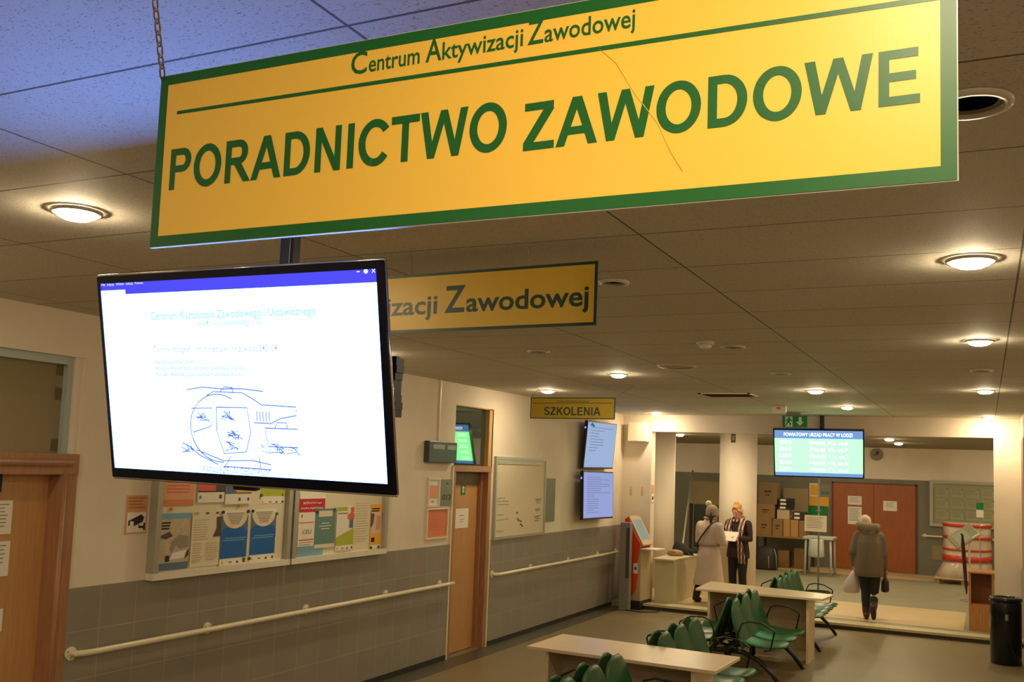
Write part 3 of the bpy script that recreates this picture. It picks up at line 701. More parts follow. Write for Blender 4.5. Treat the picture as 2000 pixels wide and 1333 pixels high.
mb(M_LAMPRIM).lathe([(.17, 0), (.165, -.01), (.14, -.012)], (0, 0, 0), 28, cap=False).obj('rim', t, smooth=True)
mb(mat('olive_grille', (186, 176, 150), rough=.6)).lathe([(.14, -.008), (.001, -.006)], (0, 0, 0), 24, cap=False).obj('grille', t)
t = thing('smoke_detector', 'round smoke detector hanging mid ceiling', 'smoke detector', (-1.751, 6.659, ZC))
mb(M_LAMPRIM).lathe([(.06, 0), (.06, -.018), (.05, -.026)], (0, 0, 0), 24).obj('base', t, smooth=True)
mb(M_WHITE).lathe([(.042, -.026), (.04, -.045), (.02, -.052)], (0, 0, 0), 24).obj('sensor_head', t, smooth=True)
t = thing('ceiling_vent', 'dark louvred air vent left of the brightest lamp', 'vent', (-2.69, 11.33, ZC))
mb(M_LAMPRIM).box((-.30, -.26, -.012), (.30, -.23, 0)).box((-.30, .23, -.012), (.30, .26, 0)).box((-.30, -.26, -.012), (-.27, .26, 0)).box((.27, -.26, -.012), (.30, .26, 0)).obj('frame', t)
v_ = mb(mat('dark_louvre', (92, 82, 58), rough=.5))
for i in range(12): v_.hexa([(-.27, -.22+.037*i, -.012), (.27, -.22+.037*i, -.012), (.27, -.20+.037*i, -.002), (-.27, -.20+.037*i, -.002), (-.27, -.22+.037*i, -.010), (.27, -.22+.037*i, -.010), (.27, -.20+.037*i, 0), (-.27, -.20+.037*i, 0)])
v_.obj('louvre', t)
t = thing('motion_sensor', 'small white sensor box on the ceiling left of the exit sign', 'sensor', (-2.449, 13.15, ZC))
mb(M_WHITE).box((-.09, -.03, -.085), (.09, .05, 0)).obj('housing', t, bevel=.01)
mb(M_STICK).box((-.03, -.034, -.05), (.02, -.03, -.02)).obj('lens', t)
# exit sign hanging below the ceiling in front of the opening
EY = 14.6
ex = Frame((0, EY, 0), (1, 0, 0), (0, 0, 1))
a0, a1, c0, c1 = -2.673, -2.323, 2.889, 3.069
t = root_at('exit_sign', 'green running-man exit sign hanging above the queue screen', 'sign', (a0, EY, c0))
SGN = mat('safety_green', (20, 120, 60)); PALE = mat('pale_exit_print', (196, 222, 196), rough=.5)
into(t, mb(SGN).slab(ex, a0, c0, a1, c1, -.04, 0).obj('panel'), mb(M_STEEL_GREY).slab(ex, a0+.06, c1, a1-.1, c1+.07, -.06, .03).slab(ex, a0+.1, c1+.07, a1-.14, ZC, -.03, .0).obj('housing'))
W_, H_ = a1-a0, c1-c0; P_ = lambda q: [(a0+W_*x, c0+H_*y) for x, y in q]
g = mb(PALE)
def fl(q, d): g.poly([ex(u, v, d) for u, v in P_(q)])
fl([(.12, .08), (.42, .08), (.42, .92), (.12, .92)], .0015)
fl([(.62, .5), (.56, .5), (.72, .16), (.88, .5), (.79, .5), (.79, .88), (.67, .88), (.67, .5)], .0015)
g.m(SGN)
for q in ([(.24, .74), (.31, .74), (.31, .88), (.24, .88)], [(.2, .42), (.3, .42), (.34, .72), (.22, .72)], [(.14, .5), (.24, .62), (.22, .7), (.12, .56)], [(.3, .62), (.4, .5), (.41, .56), (.32, .72)], [(.2, .44), (.28, .44), (.2, .28), (.13, .14), (.12, .22)], [(.26, .44), (.31, .44), (.37, .3), (.33, .12), (.3, .3)]): fl(q, .0025)
into(t, g.obj('pictogram'))
# second little exit pictogram under the lintel
sheet('exit_sign', 'tiny dark exit plate under the lintel above the round column', 'sign', Frame((0, 15.69, 0), (1, 0, 0), (0, 0, 1)), -3.679, 2.686, -3.604, 2.826, mat('olive_plate', (110, 106, 78)), [(.2, .3, .8, .8, M_PHOTO)], th=.01)
# ================================================================ HANGING SIGNS
def chain(name, p0, p1, link=.017, mt=None, parent=None):
    """a hanging chain of small interlocked links between two points"""
    p0, p1 = Vector(p0), Vector(p1); d = p1-p0; n = max(2, int(d.length/link)); d.normalize()
    s1 = d.cross(Vector((0, 1, .3))).normalized(); s2 = d.cross(s1)
    b = mb(mt or M_CHROME)
    for i in range(n):
        c = p0 + (p1-p0)*((i+.5)/n); s = s1 if i % 2 else s2; L = link*.72; w = link*.27
        pts = [c + d*L*math.cos(2*PI*k/10) + s*w*math.sin(2*PI*k/10) for k in range(11)]
        b.tube(pts, link*.085, 5, cap=False)
    o = b.obj(name, parent, smooth=True)
    return o
HG = 'yellow hanging signs'
M_BRASS = mat('dull_chain_steel', (170, 150, 120), rough=.3, metal=.9, noise=.05)
# --- big sign, facing the camera just overhead
SY = 1.05
k = SY
sl, sr = -1.0705*k, -.0205*k
zt = lambda x: 2.2 + .5425*k - .0085*k*(x-sl)/(sr-sl)
zb = lambda x: 2.2 + .2895*k - .0035*k*(x-sl)/(sr-sl)
SG_ = lambda u, v, d=0.0: Vector((u, SY - d, v))
t = root_at('hanging_sign', 'large yellow sign reading poradnictwo zawodowe hanging nearest, across the top', 'sign', (sl, SY, zb(sl)), HG)
into(t, mb(M_ACRYLIC).prism([(sl, zb(sl)), (sr, zb(sr)), (sr, zt(sr)), (sl, zt(sl))], SG_, -.006, 0).obj('panel'))
e = .0035; bw = .0165
Q = lambda m_: [(sl+m_, zb(sl)+m_), (sr-m_, zb(sr)+m_), (sr-m_, zt(sr)-m_), (sl+m_, zt(sl)-m_)]
fb_ = mb(M_YELLOW); fb_.poly([SG_(u, v, .0008) for u, v in Q(bw)]); into(t, fb_.obj("face"))
bd = mb(M_GREEN); O_, I_ = Q(e*.3), Q(bw)
for i in range(4): bd.poly([SG_(*O_[i], .0009), SG_(*O_[(i+1)%4], .0009), SG_(*I_[(i+1)%4], .0009), SG_(*I_[i], .0009)])
into(t, bd.obj('border'))
tx = mb(M_GREEN)
capitals(tx, SG_, 'PORADNICTWO', -1.092, -0.531, 2.589, .0595*k, .0012)
into(t, tx.obj('title_lettering')); tx = mb(M_GREEN)
capitals(tx, SG_, 'ZAWODOWE', -0.508, -0.057, 2.584, .0570*k, .0012, rise=.0018)
into(t, tx.obj('title_lettering'))
tx = mb(M_GREEN); hb = 2.720
HX = {687: -0.772, 718: -0.746, 721: -0.743, 820: -0.663, 832: -0.654, 863: -0.630, 864: -0.629, 1022: -0.513, 1032: -0.507, 1063: -0.485, 1064: -0.484, 1241: -0.367}
for body, x0, x1, cp in (('C', 687, 718, .0285), ('entrum', 721, 820, .0215), ('A', 832, 863, .0285), ('ktywizacji', 864, 1022, .0215), ('Z', 1032, 1063, .0285), ('awodowej', 1064, 1241, .0215)):
    write(tx, SG_, body, HX[x0], HX[x1], hb - .002*(HX[x0]-HX[687]), cp*k, .0012, bold=.012)
into(t, tx.obj('heading_lettering'))
ru = mb(M_GREEN); ru.poly([SG_(*q, .0012) for q in ((-1.086, 2.705), (-0.032, 2.692), (-0.032, 2.698), (-1.086, 2.710))])
into(t, ru.obj('rule_line'))
scr = mb(mat('scratch_amber', (240, 190, 66), rough=.5))
P_ = [SG_(x, z, .0012) for x, z in ((-0.411, 2.699), (-0.389, 2.678), (-0.365, 2.637), (-0.337, 2.599), (-0.321, 2.564), (-0.306, 2.538))]
scr.tube(P_, [.0002, .0006, .0005, .0005, .0006, .0003], 4); into(t, scr.obj('scratch'))
top_l = (-1.073, 0.980, 2.849)
d_ = (Vector(top_l) - Vector((sl+.006, SY-.003, zt(sl)-.004)))
pl = Vector((sl+.006, SY-.003, zt(sl)-.004)); into(t, chain('chain', pl, pl + d_*((ZC-pl.z)/d_.z), mt=M_BRASS))
pr = Vector((sr-.006, SY-.003, zt(sr)-.004)); into(t, chain('chain', pr, pr + Vector((.05, -.03, 1))*(ZC-pr.z), mt=M_BRASS))

# --- second sign, half hidden by the screen
y2 = 3.5; F2 = lambda u, v, d=0.0: Vector((u, y2 - d - .05*(u+1.35), v))
a1 = -1.352; a0 = a1-1.12; b0, b1 = 2.752, 3.005
t = root_at('hanging_sign', 'second yellow sign ending in zawodowej, partly behind the big screen', 'sign', (a0, y2, b0), HG)
def sign_body(t, f, a0, a1, b0, b1, bw, face, border):
    into(t, mb(border).slab(f, a0, b0, a1, b1, -.006, 0).obj('panel'))
    q = mb(face); q.poly([f(a0+bw, b0+bw, .0008), f(a1-bw, b0+bw, .0008), f(a1-bw, b1-bw, .0008), f(a0+bw, b1-bw, .0008)]); into(t, q.obj('face'))
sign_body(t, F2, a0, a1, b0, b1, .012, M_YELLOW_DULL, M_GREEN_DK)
tx = mb(M_GREEN_DK)
X2 = {752: -2.330, 846: -2.089, 860: -2.054, 902: -1.951, 904: -1.946, 1150: -1.386}
zb_ = 2.830
write(tx, F2, 'Z', X2[860], X2[902], zb_+.002, .109, .0012, bold=.02); write(tx, F2, 'awodowej', X2[904], X2[1150], zb_+.001, .078, .0012, bold=.02)
q = X2[846]-X2[752]
write(tx, F2, 'ktywizacji', X2[846]-q*2.25, X2[846], zb_, .078, .0012, bold=.02); write(tx, F2, 'A', X2[846]-q*2.72, X2[846]-q*2.28, zb_, .109, .0012, bold=.02)
into(t, tx.obj('title_lettering'))
into(t, chain('chain', F2(-1.652, b1), (-1.651, 3.5, ZC), .014, M_BRASS), chain('chain', F2(a0+.25, b1), (a0+.26, 3.5, ZC), .014, M_BRASS))

# --- third sign
y3 = 9.9; F3 = lambda u, v, d=0.0: Vector((u, y3 - d, v))
a0, a1, b0, b1 = -4.583, -3.580, 2.725, 2.961
t = root_at('hanging_sign', 'small far yellow sign reading szkolenia under the lamps', 'sign', (a0, y3, b0), HG)
sign_body(t, F3, a0, a1, b0, b1, .010, mat('shade_darkened_sign_film', (186, 158, 24), rough=.4), M_GREEN_DK)  # yellow film darkened to stand for its backlit, shaded face
tx = mb(M_GREEN_DK); capitals(tx, F3, 'SZKOLENIA', -4.412, -3.744, 2.766, .089, .0012)
into(t, tx.obj('title_lettering'))
tx = mb(M_GREEN_DK); write(tx, F3, 'Centrum Aktywizacji Zawodowej', -4.268, -3.885, b1-.052, .026, .0012); into(t, tx.obj('heading_lettering'))
tx = mb(M_GREEN_DK); tx.poly([F3(*q, .0012) for q in ((a0+.03, b1-.066), (a1-.03, b1-.062), (a1-.03, b1-.056), (a0+.03, b1-.060))]); into(t, tx.obj('rule_line'))
into(t, mb(M_BRASS).tube([F3(a0+.01, b1), (a0-.02, y3+.28, ZC)], .003, 5).obj('wire'), mb(M_BRASS).tube([F3(a1-.01, b1), (a1+.12, y3+.28, ZC)], .003, 5).obj('wire'))

# ================================================================ BIG HANGING SCREEN
W, H = 1.07, .637
TC = (-1.975, 2.201, 2.423); T = pose(TC, -.13, 11.28, -.55)
t = root_at('hanging_television', 'large bright television hanging from the ceiling under the big yellow sign', 'television', TC)
u0, u1 = -W/2+.012, W/2-.024; v0, v1 = -H/2+.030, H/2-.022
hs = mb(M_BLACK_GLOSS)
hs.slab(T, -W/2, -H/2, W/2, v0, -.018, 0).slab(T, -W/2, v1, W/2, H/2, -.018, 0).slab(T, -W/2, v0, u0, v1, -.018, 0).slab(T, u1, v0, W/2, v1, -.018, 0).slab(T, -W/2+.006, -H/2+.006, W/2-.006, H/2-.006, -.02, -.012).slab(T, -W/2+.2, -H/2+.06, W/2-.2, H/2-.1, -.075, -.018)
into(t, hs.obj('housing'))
TVW = (.112, .29, 1.0)
M_TV_WHITE = emit('screen_white', TVW, TV_GAIN); M_TV_BLUE = emit('screen_blue', (.055, .05, .62), 1.25)
M_TV_TXT = emit('screen_pale_text', (.34, .70, .80), .95); M_TV_TXT2 = emit('screen_grey_text', (.22, .26, .50), 1.0); M_TV_TXT3 = emit('screen_lilac_text', (.46, .40, .66), .95); M_TV_PEN = emit('screen_pen_line', (.16, .18, .66), .95); M_TV_TITLE = emit('screen_title_text', (.8, .85, 1), 1.0)
bl = 0.2764
into(t, mb(M_TV_WHITE).slab(T, u0, v0, u1, v1-.02, -.004, -.002).obj('display'))
into(t, mb(M_TV_BLUE).slab(T, u0, v1-.022, u1, v1, -.004, -.0015).slab(T, u0+.105, v1-.036, u1, v1-.022, -.004, -.0015).obj('title_bar'))
w_ = mb(M_TV_TITLE)
write(w_, T, 'Plik  Edycja  Widok  Sekcja  Pomoc', -0.5185, -0.3396, 0.2893, .008, -.001)
w_.slab(T, 0.4476, 0.2900, 0.4576, 0.2927, -.0012, -.001)
w_.tube([T(0.4775, 0.2916, -.0012), T(0.4775, 0.2916, -.0009)], .007, 10)
for s_ in (1, -1): w_.poly([T(0.5022+a, 0.2918+s_*b, -.001) for a, b in ((-.006, -.0045), (-.0045, -.006), (.006, .0045), (.0045, .006))])
into(t, w_.obj('title_text'))
w_ = mb(M_TV_TXT)
write(w_, T, 'Centrum Kształcenia Zawodowego i Ustawicznego', -0.3185, 0.3033, 0.1791, .023, -.001, bold=.014)
write(w_, T, 'Łódź, ul. Żeromskiego 115', -0.1326, 0.1058, 0.1566, .017, -.001, bold=.014)
into(t, w_.obj('page_heading'))
w_ = mb(M_TV_TXT3); write(w_, T, 'Technik fotografii i multimediów , nr zawodu 343104', -0.3183, 0.1608, 0.0786, .019, -.001, bold=.012); into(t, w_.obj('page_subtitle'))
w_ = mb(M_TV_TXT2)
write(w_, T, 'Kwalifikacje zawodowe:', -0.3155, -0.1492, 0.0439, .012, -.001, bold=.016)
write(w_, T, 'AU.23 - Rejestracja, obróbka i publikacja obrazu', -0.3152, 0.0382, 0.0250, .012, -.001, bold=.016)
write(w_, T, 'AU.28 - Realizacja projektów multimedialnych', -0.3149, 0.0212, 0.0060, .012, -.001, bold=.016)
into(t, w_.obj('page_text'))
w_ = mb(M_TV_PEN); write(w_, T, 'PANUSZE W CENTRUM', -0.1503, 0.1062, v0+.002, .02, -.0008); into(t, w_.obj('caption_text'))
pen = mb(M_TV_PEN)
X0, X1, Z0, Z1 = -0.2244, 0.2231, -0.2672, -0.0233
def stroke(pts, r=.0019): pen.tube([T(X0+(X1-X0)*x, Z0+(Z1-Z0)*y, -.001) for x, y in pts], r, 4)
def ell(cx, cy, rx, ry, a0=0, a1=360, n=18): return [(cx+rx*math.cos(math.radians(a0+(a1-a0)*i/n)), cy+ry*math.sin(math.radians(a0+(a1-a0)*i/n))) for i in range(n+1)]
stroke([(.07, .95), (.2, .985), (.38, .965), (.55, .97), (.72, .94)]); stroke([(.36, .93), (.4, .99), (.47, .98), (.47, .93)]); stroke([(.24, .88), (.3, .93), (.55, .92), (.63, .85), (.7, .78), (.98, .76), (.98, .70)])
stroke(ell(.33, .48, .25, .42, 60, 275)); stroke([(.1, .72), (.28, .73), (.26, .5), (.1, .42)]); stroke([(.32, .74), (.58, .74), (.6, .45), (.55, .2), (.36, .17), (.31, .45), (.32, .74)])
for a in range(5): stroke([(.66+.025*a, .7), (.66+.025*a, .58)])
stroke([(.63, .56), (.76, .56)]); stroke([(.76, .55), (.85, .62), (.98, .66)]); stroke([(.72, .5), (.98, .5)]); stroke([(.8, .5), (.82, .57), (.9, .57), (.9, .5)]); stroke([(.72, .47), (.74, .28), (.98, .28)])
stroke([(.12, .2), (.35, .08), (.6, .1), (.75, .06)]); stroke([(.35, .01), (.75, .0)]); stroke([(.42, .14), (.36, .01)]); stroke([(.66, .14), (.66, .0)]); stroke([(.0, .28), (.06, .24), (.14, .14), (.3, .03)])
rnd = random.Random(9)
for cx, cy, n in ((.2, .62, 16), (.42, .64, 16), (.46, .4, 22), (.44, .26, 12), (.04, .22, 10), (.82, .25, 16), (.94, .24, 8), (.74, .24, 6)):
    p = [(cx, cy)]
    for i in range(n): p.append((cx + (rnd.random()-.5)*.13, cy + (rnd.random()-.5)*.13))
    stroke(p, .0015)
into(t, pen.obj('sketch_drawing'))
into(t, mb(M_CHROME).tube([T(-W/2, H/2+.002, -.008), T(W/2, H/2+.002, -.008)], .005, 8).tube([T(-W/2, -H/2-.002, -.008), T(W/2, -H/2-.002, -.008)], .005, 8).tube([T(W/2+.002, -H/2, -.008), T(W/2+.002, H/2, -.008)], .004, 8).obj('chrome_edge', smooth=True))
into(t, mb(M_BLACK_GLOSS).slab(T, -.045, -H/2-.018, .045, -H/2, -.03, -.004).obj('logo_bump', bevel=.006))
px_, py_ = -1.979, 2.42
M_POLE = mat('navy_painted_pole', (26, 34, 66), rough=.35)
po = mb(M_POLE).box((px_-.022, py_-.022, 2.45), (px_+.022, py_+.022, ZC)).box((px_-.05, py_-.05, ZC-.03), (px_+.05, py_+.05, ZC)).box((px_-.06, py_-.12, 2.38), (px_+.06, py_+.02, 2.6))
into(t, po.obj('ceiling_pole'))
br = (-1.523, 2.360, 2.410)
M_NAVY = mat('navy_bracket', (22, 28, 58), rough=.4)
bk = mb(M_NAVY); bx = br[0]
z0_, z1_ = 2.324, 2.494
for i in range(8):
    za, zc_ = z0_+(z1_-z0_)*i/8, z0_+(z1_-z0_)*(i+1)/8; w = (.012, .014, .010, .007, .007, .010, .014, .012)[i]
    bk.box((bx-.03, 2.345, za), (bx+w-.002, 2.385, zc_))
bk.box((px_, 2.36, 2.44), (bx, 2.38, 2.50)); into(t, bk.obj('side_bracket'))
cb = mb(M_BLACK).tube([(px_+.028, py_-.03, ZC-.02), (px_+.032, py_-.032, 2.9), (px_+.026, py_-.03, 2.7), (px_+.03, py_-.05, 2.5)], .006, 6); into(t, cb.obj('cable'))

# ================================================================ QUEUE SCREEN
QC = (-2.248, 15.195, 2.534); Qf = pose(QC, 5.96, 18.17, .37); W, H = 1.302, .755
t = root_at('queue_screen', 'green queue number screen hanging in front of the opening', 'screen', QC)
into(t, mb(M_BLACK_GLOSS).slab(Qf, -W/2, -H/2, W/2, H/2, -.06, 0).obj('housing', bevel=.005))
M_Q = emit('queue_green', (.235, .96, .285), QUEUE_GAIN); M_QB = emit('queue_blue', (.07, .13, .26), QUEUE_GAIN); M_QT = emit('queue_white_text', (.95, 1.0, .98), QUEUE_GAIN)
g = .02
into(t, mb(M_Q).slab(Qf, -W/2+g, -H/2+.075, W/2-g, H/2-.145, 0, .002).obj('display'), mb(M_QB).slab(Qf, -W/2+g, H/2-.145, W/2-g, H/2-g, 0, .002).slab(Qf, -W/2+g, -H/2+g, W/2-g, -H/2+.075, 0, .002).obj('banner'))
w_ = mb(M_QT); write(w_, Qf, 'POWIATOWY URZĄD PRACY W ŁODZI', -0.4931, 0.4872, H/2-.11, .052, .003, bold=.004); into(t, w_.obj('screen_text'))
for i, (n_, s_) in enumerate((('I003', 'Pokój 10, st.4'), ('I010', 'Pokój 10, st.7'), ('L010', 'Pokój 11, st.1'), ('I010', 'Pokój 10, st.4'), ('L012', 'Pokój 11, st.3'))):
    z = H/2-.235-i*.105
    w_ = mb(M_QT); write(w_, Qf, n_, -0.5598, -0.3870, z, .055, .003, bold=.006); into(t, w_.obj('screen_text'))
    w_ = mb(M_QT); write(w_, Qf, s_, -0.1192, 0.4206, z, .055, .003, bold=.012); into(t, w_.obj('screen_text'))
pq = Qf(.05, .1, -.10)
into(t, mb(M_BLACK_METAL).box((pq.x-.03, pq.y-.03, 2.45), (pq.x+.03, pq.y+.03, ZC)).slab(Qf, -.2, -.15, .2, .15, -.11, -.06).obj('ceiling_pole'))

# ================================================================ TABLES
def table(name, label, c, lx, group):
    """long narrow table: top, two slab ends, modesty panel (c = near-left top corner...)"""
    (x0, y0), (x1, y1), (x2, y2), (x3, y3) = c     # near-left, near-right, far-right, far-left at the top
    cx, cy = (x0+x1+x2+x3)/4, (y0+y1+y2+y3)/4
    t = root_at(name, label, 'table', (cx, cy, 0), group)
    zt, th = .775, .026
    into(t, mb(M_BEECH).hexa([(x0,y0,zt-th),(x1,y1,zt-th),(x2,y2,zt-th),(x3,y3,zt-th),(x0,y0,zt),(x1,y1,zt),(x2,y2,zt),(x3,y3,zt)]).obj('tabletop', bevel=.003))
    for s in (0, 1):
        xa, xb = (x0+.14, x0+.166) if s == 0 else (x1-.195, x1-.165)
        ya, yb = (y0+.06, y3-.05) if s == 0 else (y1+.06, y2-.05)
        into(t, mb(M_BEECH).box((xa, ya, 0), (xb, yb, zt-th)).obj('end_panel', bevel=.002))
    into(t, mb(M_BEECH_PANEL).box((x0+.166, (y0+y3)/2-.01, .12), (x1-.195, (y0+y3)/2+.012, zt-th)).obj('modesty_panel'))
    return t
TG = 'beech tables between the green benches'
table('bench_table', 'nearest pale beech table at the bottom of the picture', [(-3.277, 7.167, 0.775)[:2], (-1.752, 7.100, 0.775)[:2], (-1.721, 7.763, 0.775)[:2], (-3.260, 7.858, 0.775)[:2]], 0, TG)
table('bench_table', 'farther pale beech table in front of the two women', [(-3.196, 11.885, 0.775)[:2], (-1.705, 11.952, 0.775)[:2], (-1.659, 12.510, 0.775)[:2], (-3.241, 12.803, 0.775)[:2]], 0, TG)

# ================================================================ GREEN BENCHES
def shell(prof, widths, dish, th=.012, n=14):
    """moulded plastic shell: prof = (x, z) spine points, widths at each, dish = sideways hollow"""
    b = mb(M_SEAT); F, Bk = [], []
    for i, (x, z) in enumerate(prof):
        a = prof[max(i-1, 0)]; c = prof[min(i+1, len(prof)-1)]
        d = Vector((c[0]-a[0], 0, c[1]-a[1])).normalized(); nv = Vector((-d.z, 0, d.x))
        f, k = [], []
        for j in range(n+1):
            s = -1 + 2*j/n
            p = Vector((x, s*widths[i]/2, z)) + nv*(dish[i]*s*s)
            f.append(b.bm.verts.new(p)); k.append(b.bm.verts.new(p - nv*th))
        F.append(f); Bk.append(k)
    for i in range(len(F)-1):
        for j in range(n):
            b.face([F[i][j], F[i][j+1], F[i+1][j+1], F[i+1][j]], True); b.face([Bk[i][j], Bk[i+1][j], Bk[i+1][j+1], Bk[i][j+1]], True)
        b.face([F[i][0], F[i+1][0], Bk[i+1][0], Bk[i][0]]); b.face([F[i][n], Bk[i][n], Bk[i+1][n], F[i+1][n]])
    for j in range(n): b.face([F[0][j], Bk[0][j], Bk[0][j+1], F[0][j+1]]); b.face([F[-1][j], F[-1][j+1], Bk[-1][j+1], Bk[-1][j]])
    return b
def leaf_back():
    pr, wd, di = [], [], []
    for i in range(15):
        s = i/14; x = .205 - .185*s + .05*(s-.4)**2; z = .40 + .46*s
        w = .60*(1 - .14*(1-s)) * (1 if s < .32 else (max(0, 1-((s-.32)/.69)**2.0))**.5)
        pr.append((x, z)); wd.append(max(w, .03)); di.append(.06*(1-.4*s)*(w/.60))
    return pr, wd, di
def seat_pan():
    pr, wd, di = [], [], []
    for i in range(15):
        s = i/14; x = .60 - .44*s; z = .455 - .03*math.sin(PI*min(1, s*1.05)) - .02*max(0, .16-s)/.16
        w = .45 * (1 if s > .22 else math.sqrt(max(0, 1-((.22-s)/.235)**2)))
        pr.append((x, z)); wd.append(max(w, .05)); di.append(.022)
    return pr, wd, di
BACK_ME = None; SEAT_ME = None
def bench(label, ys, cx=-2.45):
    """double-sided beam bench along y with moulded seats facing left and right"""
    global BACK_ME, SEAT_ME
    t = thing('waiting_bench', label, 'bench', (cx, ys[0], 0), 0, 'double rows of green beam seats')
    ya, yb = -.30, ys[-1]-ys[0]+.30
    mb(M_BLACK_METAL).box((-.04, ya, .33), (.04, yb, .38)).obj('beam', t, bevel=.004)
    for y in ys:
        for s in (1, -1):
            for nm, fn in (('seat', seat_pan), ('backrest', leaf_back)):
                me = SEAT_ME if nm == 'seat' else BACK_ME
                if me is None:
                    o = shell(*fn()).obj(nm, t, smooth=True)
                    if nm == 'seat': SEAT_ME = o.data
                    else: BACK_ME = o.data
                else:
                    o = bpy.data.objects.new(nm, me); C.objects.link(o); o.parent = t
                o.location = (0, y-ys[0], 0); o.rotation_euler = (0, 0, 0 if s > 0 else PI)
    for y in ys:
        for s in (1, -1): mb(M_BLACK_METAL).tube([(s*.03, y-ys[0], .36), (s*.2, y-ys[0], .385), (s*.42, y-ys[0], .40)], .014, 8).tube([(s*.1, y-ys[0], .375), (s*.145, y-ys[0], .45), (s*.09, y-ys[0], .62)], .012, 8).obj('seat_support', t, smooth=True)
    span = yb-ya
    for y in (ya+.12, yb-.2):
        mb(M_BLACK_METAL).tube([(0, y, .35), (0, y, .10)], .035, 10).obj('post', t)
        for s in (1, -1):
            mb(M_BLACK_METAL).tube([(s*.02, y, .34), (s*.16, y, .335), (s*.32, y, .27), (s*.46, y, .15), (s*.56, y, .02)], [.027, .027, .025, .023, .021], 8).tube([(s*.56, y, .024), (s*.575, y, 0)], .022, 8).obj('leg', t, smooth=True)
    for y in (ya+.03, yb-.03):
        for s in (1, -1):
            mb(M_BLACK_METAL).tube([(s*.12, y, .36), (s*.13, y, .55), (s*.17, y, .645), (s*.25, y, .67), (s*.38, y, .66), (s*.49, y, .60), (s*.50, y, .58), (s*.46, y, .40), (s*.40, y, .385)], .009, 8).obj('armrest', t, smooth=True)
    return t
bench('nearest double row of green seats, cut by the bottom of the picture', [5.88, 6.36, 6.82])
bench('double row of green seats just behind the nearest beech table', [8.03, 8.5, 8.96])
bench('double row of green seats just in front of the farther beech table', [10.62, 11.1, 11.58])
bench('farthest double row of green seats, behind the farther beech table', [13.14, 13.54, 13.94, 14.34])

# ================================================================ KIOSK, POST, DESK
kx, ky = -5.010, 15.1
t = thing('ticket_kiosk', 'orange sided touch-screen ticket kiosk in the left corner', 'kiosk', (kx, ky, 0), math.radians(-6))
M_KB = mat('beige_kiosk_body', (188, 168, 130), rough=.4)
KF = Frame((0, 0, 0), (1, 0, 0), (0, 0, 1))
b_ = mb(M_KB)
b_.box((-.04, -.16, .13), (.13, .24, .93)).obj('body', t, bevel=.01)
mb(M_BLACK).box((-.06, -.19, 0), (.14, .26, .13)).obj('plinth', t)
sd = [(-.08, .62), (-.09, 1.05), (-.15, 1.40), (-.08, 1.45), (.0, 1.22), (.14, 1.02), (.10, .86), (.075, .70), (.08, .5), (.06, .30), (.0, .22), (-.06, .27), (-.075, .4)]
sp = mb(M_ORANGE)
sp.prism(sd, lambda u, v, d: Vector((u, -.175-d, v)), 0, .02); sp.obj('side_panel', t)
sp = mb(M_ORANGE); sp.prism(sd, lambda u, v, d: Vector((u, .175+d, v)), 0, .02); sp.obj('side_panel', t)
HZ = Frame((.03, 0.04, 1.21), (0, 1, 0), (-.50, 0, .866))
mb(M_KB).slab(HZ, -.2, -.24, .2, .27, -.05, .02).obj('screen_head', t, bevel=.006)
mb(emit('dim_kiosk_screen', (.42, .44, .34), .55)).slab(HZ, -.15, -.15, .15, .2, .02, .022).obj('touch_screen', t)
mb(M_WHITE).box((.08, -.17, .935), (.38, .22, .955)).obj('shelf', t, bevel=.004)
lb = mb(M_PAPER); lb.slab(Frame((0, -.197, 0), (1, 0, 0), (0, 0, 1)), .02, .56, .10, .72, 0, .002); lb.m(M_BLUE).poly([Vector((.06+x, -.2, .62+z)) for x, z in ((-.02, 0), (.02, 0), (.02, .03), (0, .055), (-.02, .03))]); lb.obj('sticker', t)
t = thing('grey_post', 'square grey steel post between the left handrail and the ticket kiosk', 'post', (-5.087, 14.75, 0))
mb(M_STEEL_GREY).box((-.08, -.06, 0), (.08, .06, 1.36)).obj('column', t, bevel=.006)
mb(mat('dark_slot', (72, 68, 58), rough=.6)).box((.02, -.063, .5), (.075, -.06, 1.28)).obj('slot', t)
c_ = mb(M_BLACK).tube([(-.02, -.12, .012), (.1, -.25, .012), (.4, -.3, .012), (.6, -.15, .012), (.62, .02, .03)], .008, 6).obj('floor_cable'); c_.location = (-5.18, 14.95, 0); tag(c_, 'dark cable looped on the floor in front of the ticket kiosk', 'cable')

zt = .78
t = root_at('reception_desk', 'pale laminate desk with two bags on top, left of the woman in the long coat', 'desk', (-4.6, 15.4, ZF))
flat = lambda u, v, d: Vector((u, v, d))
into(t, mb(M_DESK).prism([(-4.84, 15.34), (-4.485, 15.34), (-4.42, 16.8), (-4.86, 16.8)], flat, zt-.03, zt).obj('desktop', bevel=.004))
into(t, mb(M_DESK).box((-4.81, 15.40, ZF), (-4.52, 15.43, zt-.03)).obj('front_panel'), mb(M_DESK).box((-4.81, 15.39, ZF), (-4.53, 15.4, ZF+.31)).obj('lower_panel'))
into(t, mb(M_DESK).prism([(-4.52, 15.40), (-4.49, 15.40), (-4.44, 16.75), (-4.47, 16.75)], flat, ZF, zt-.03).obj('side_panel'))
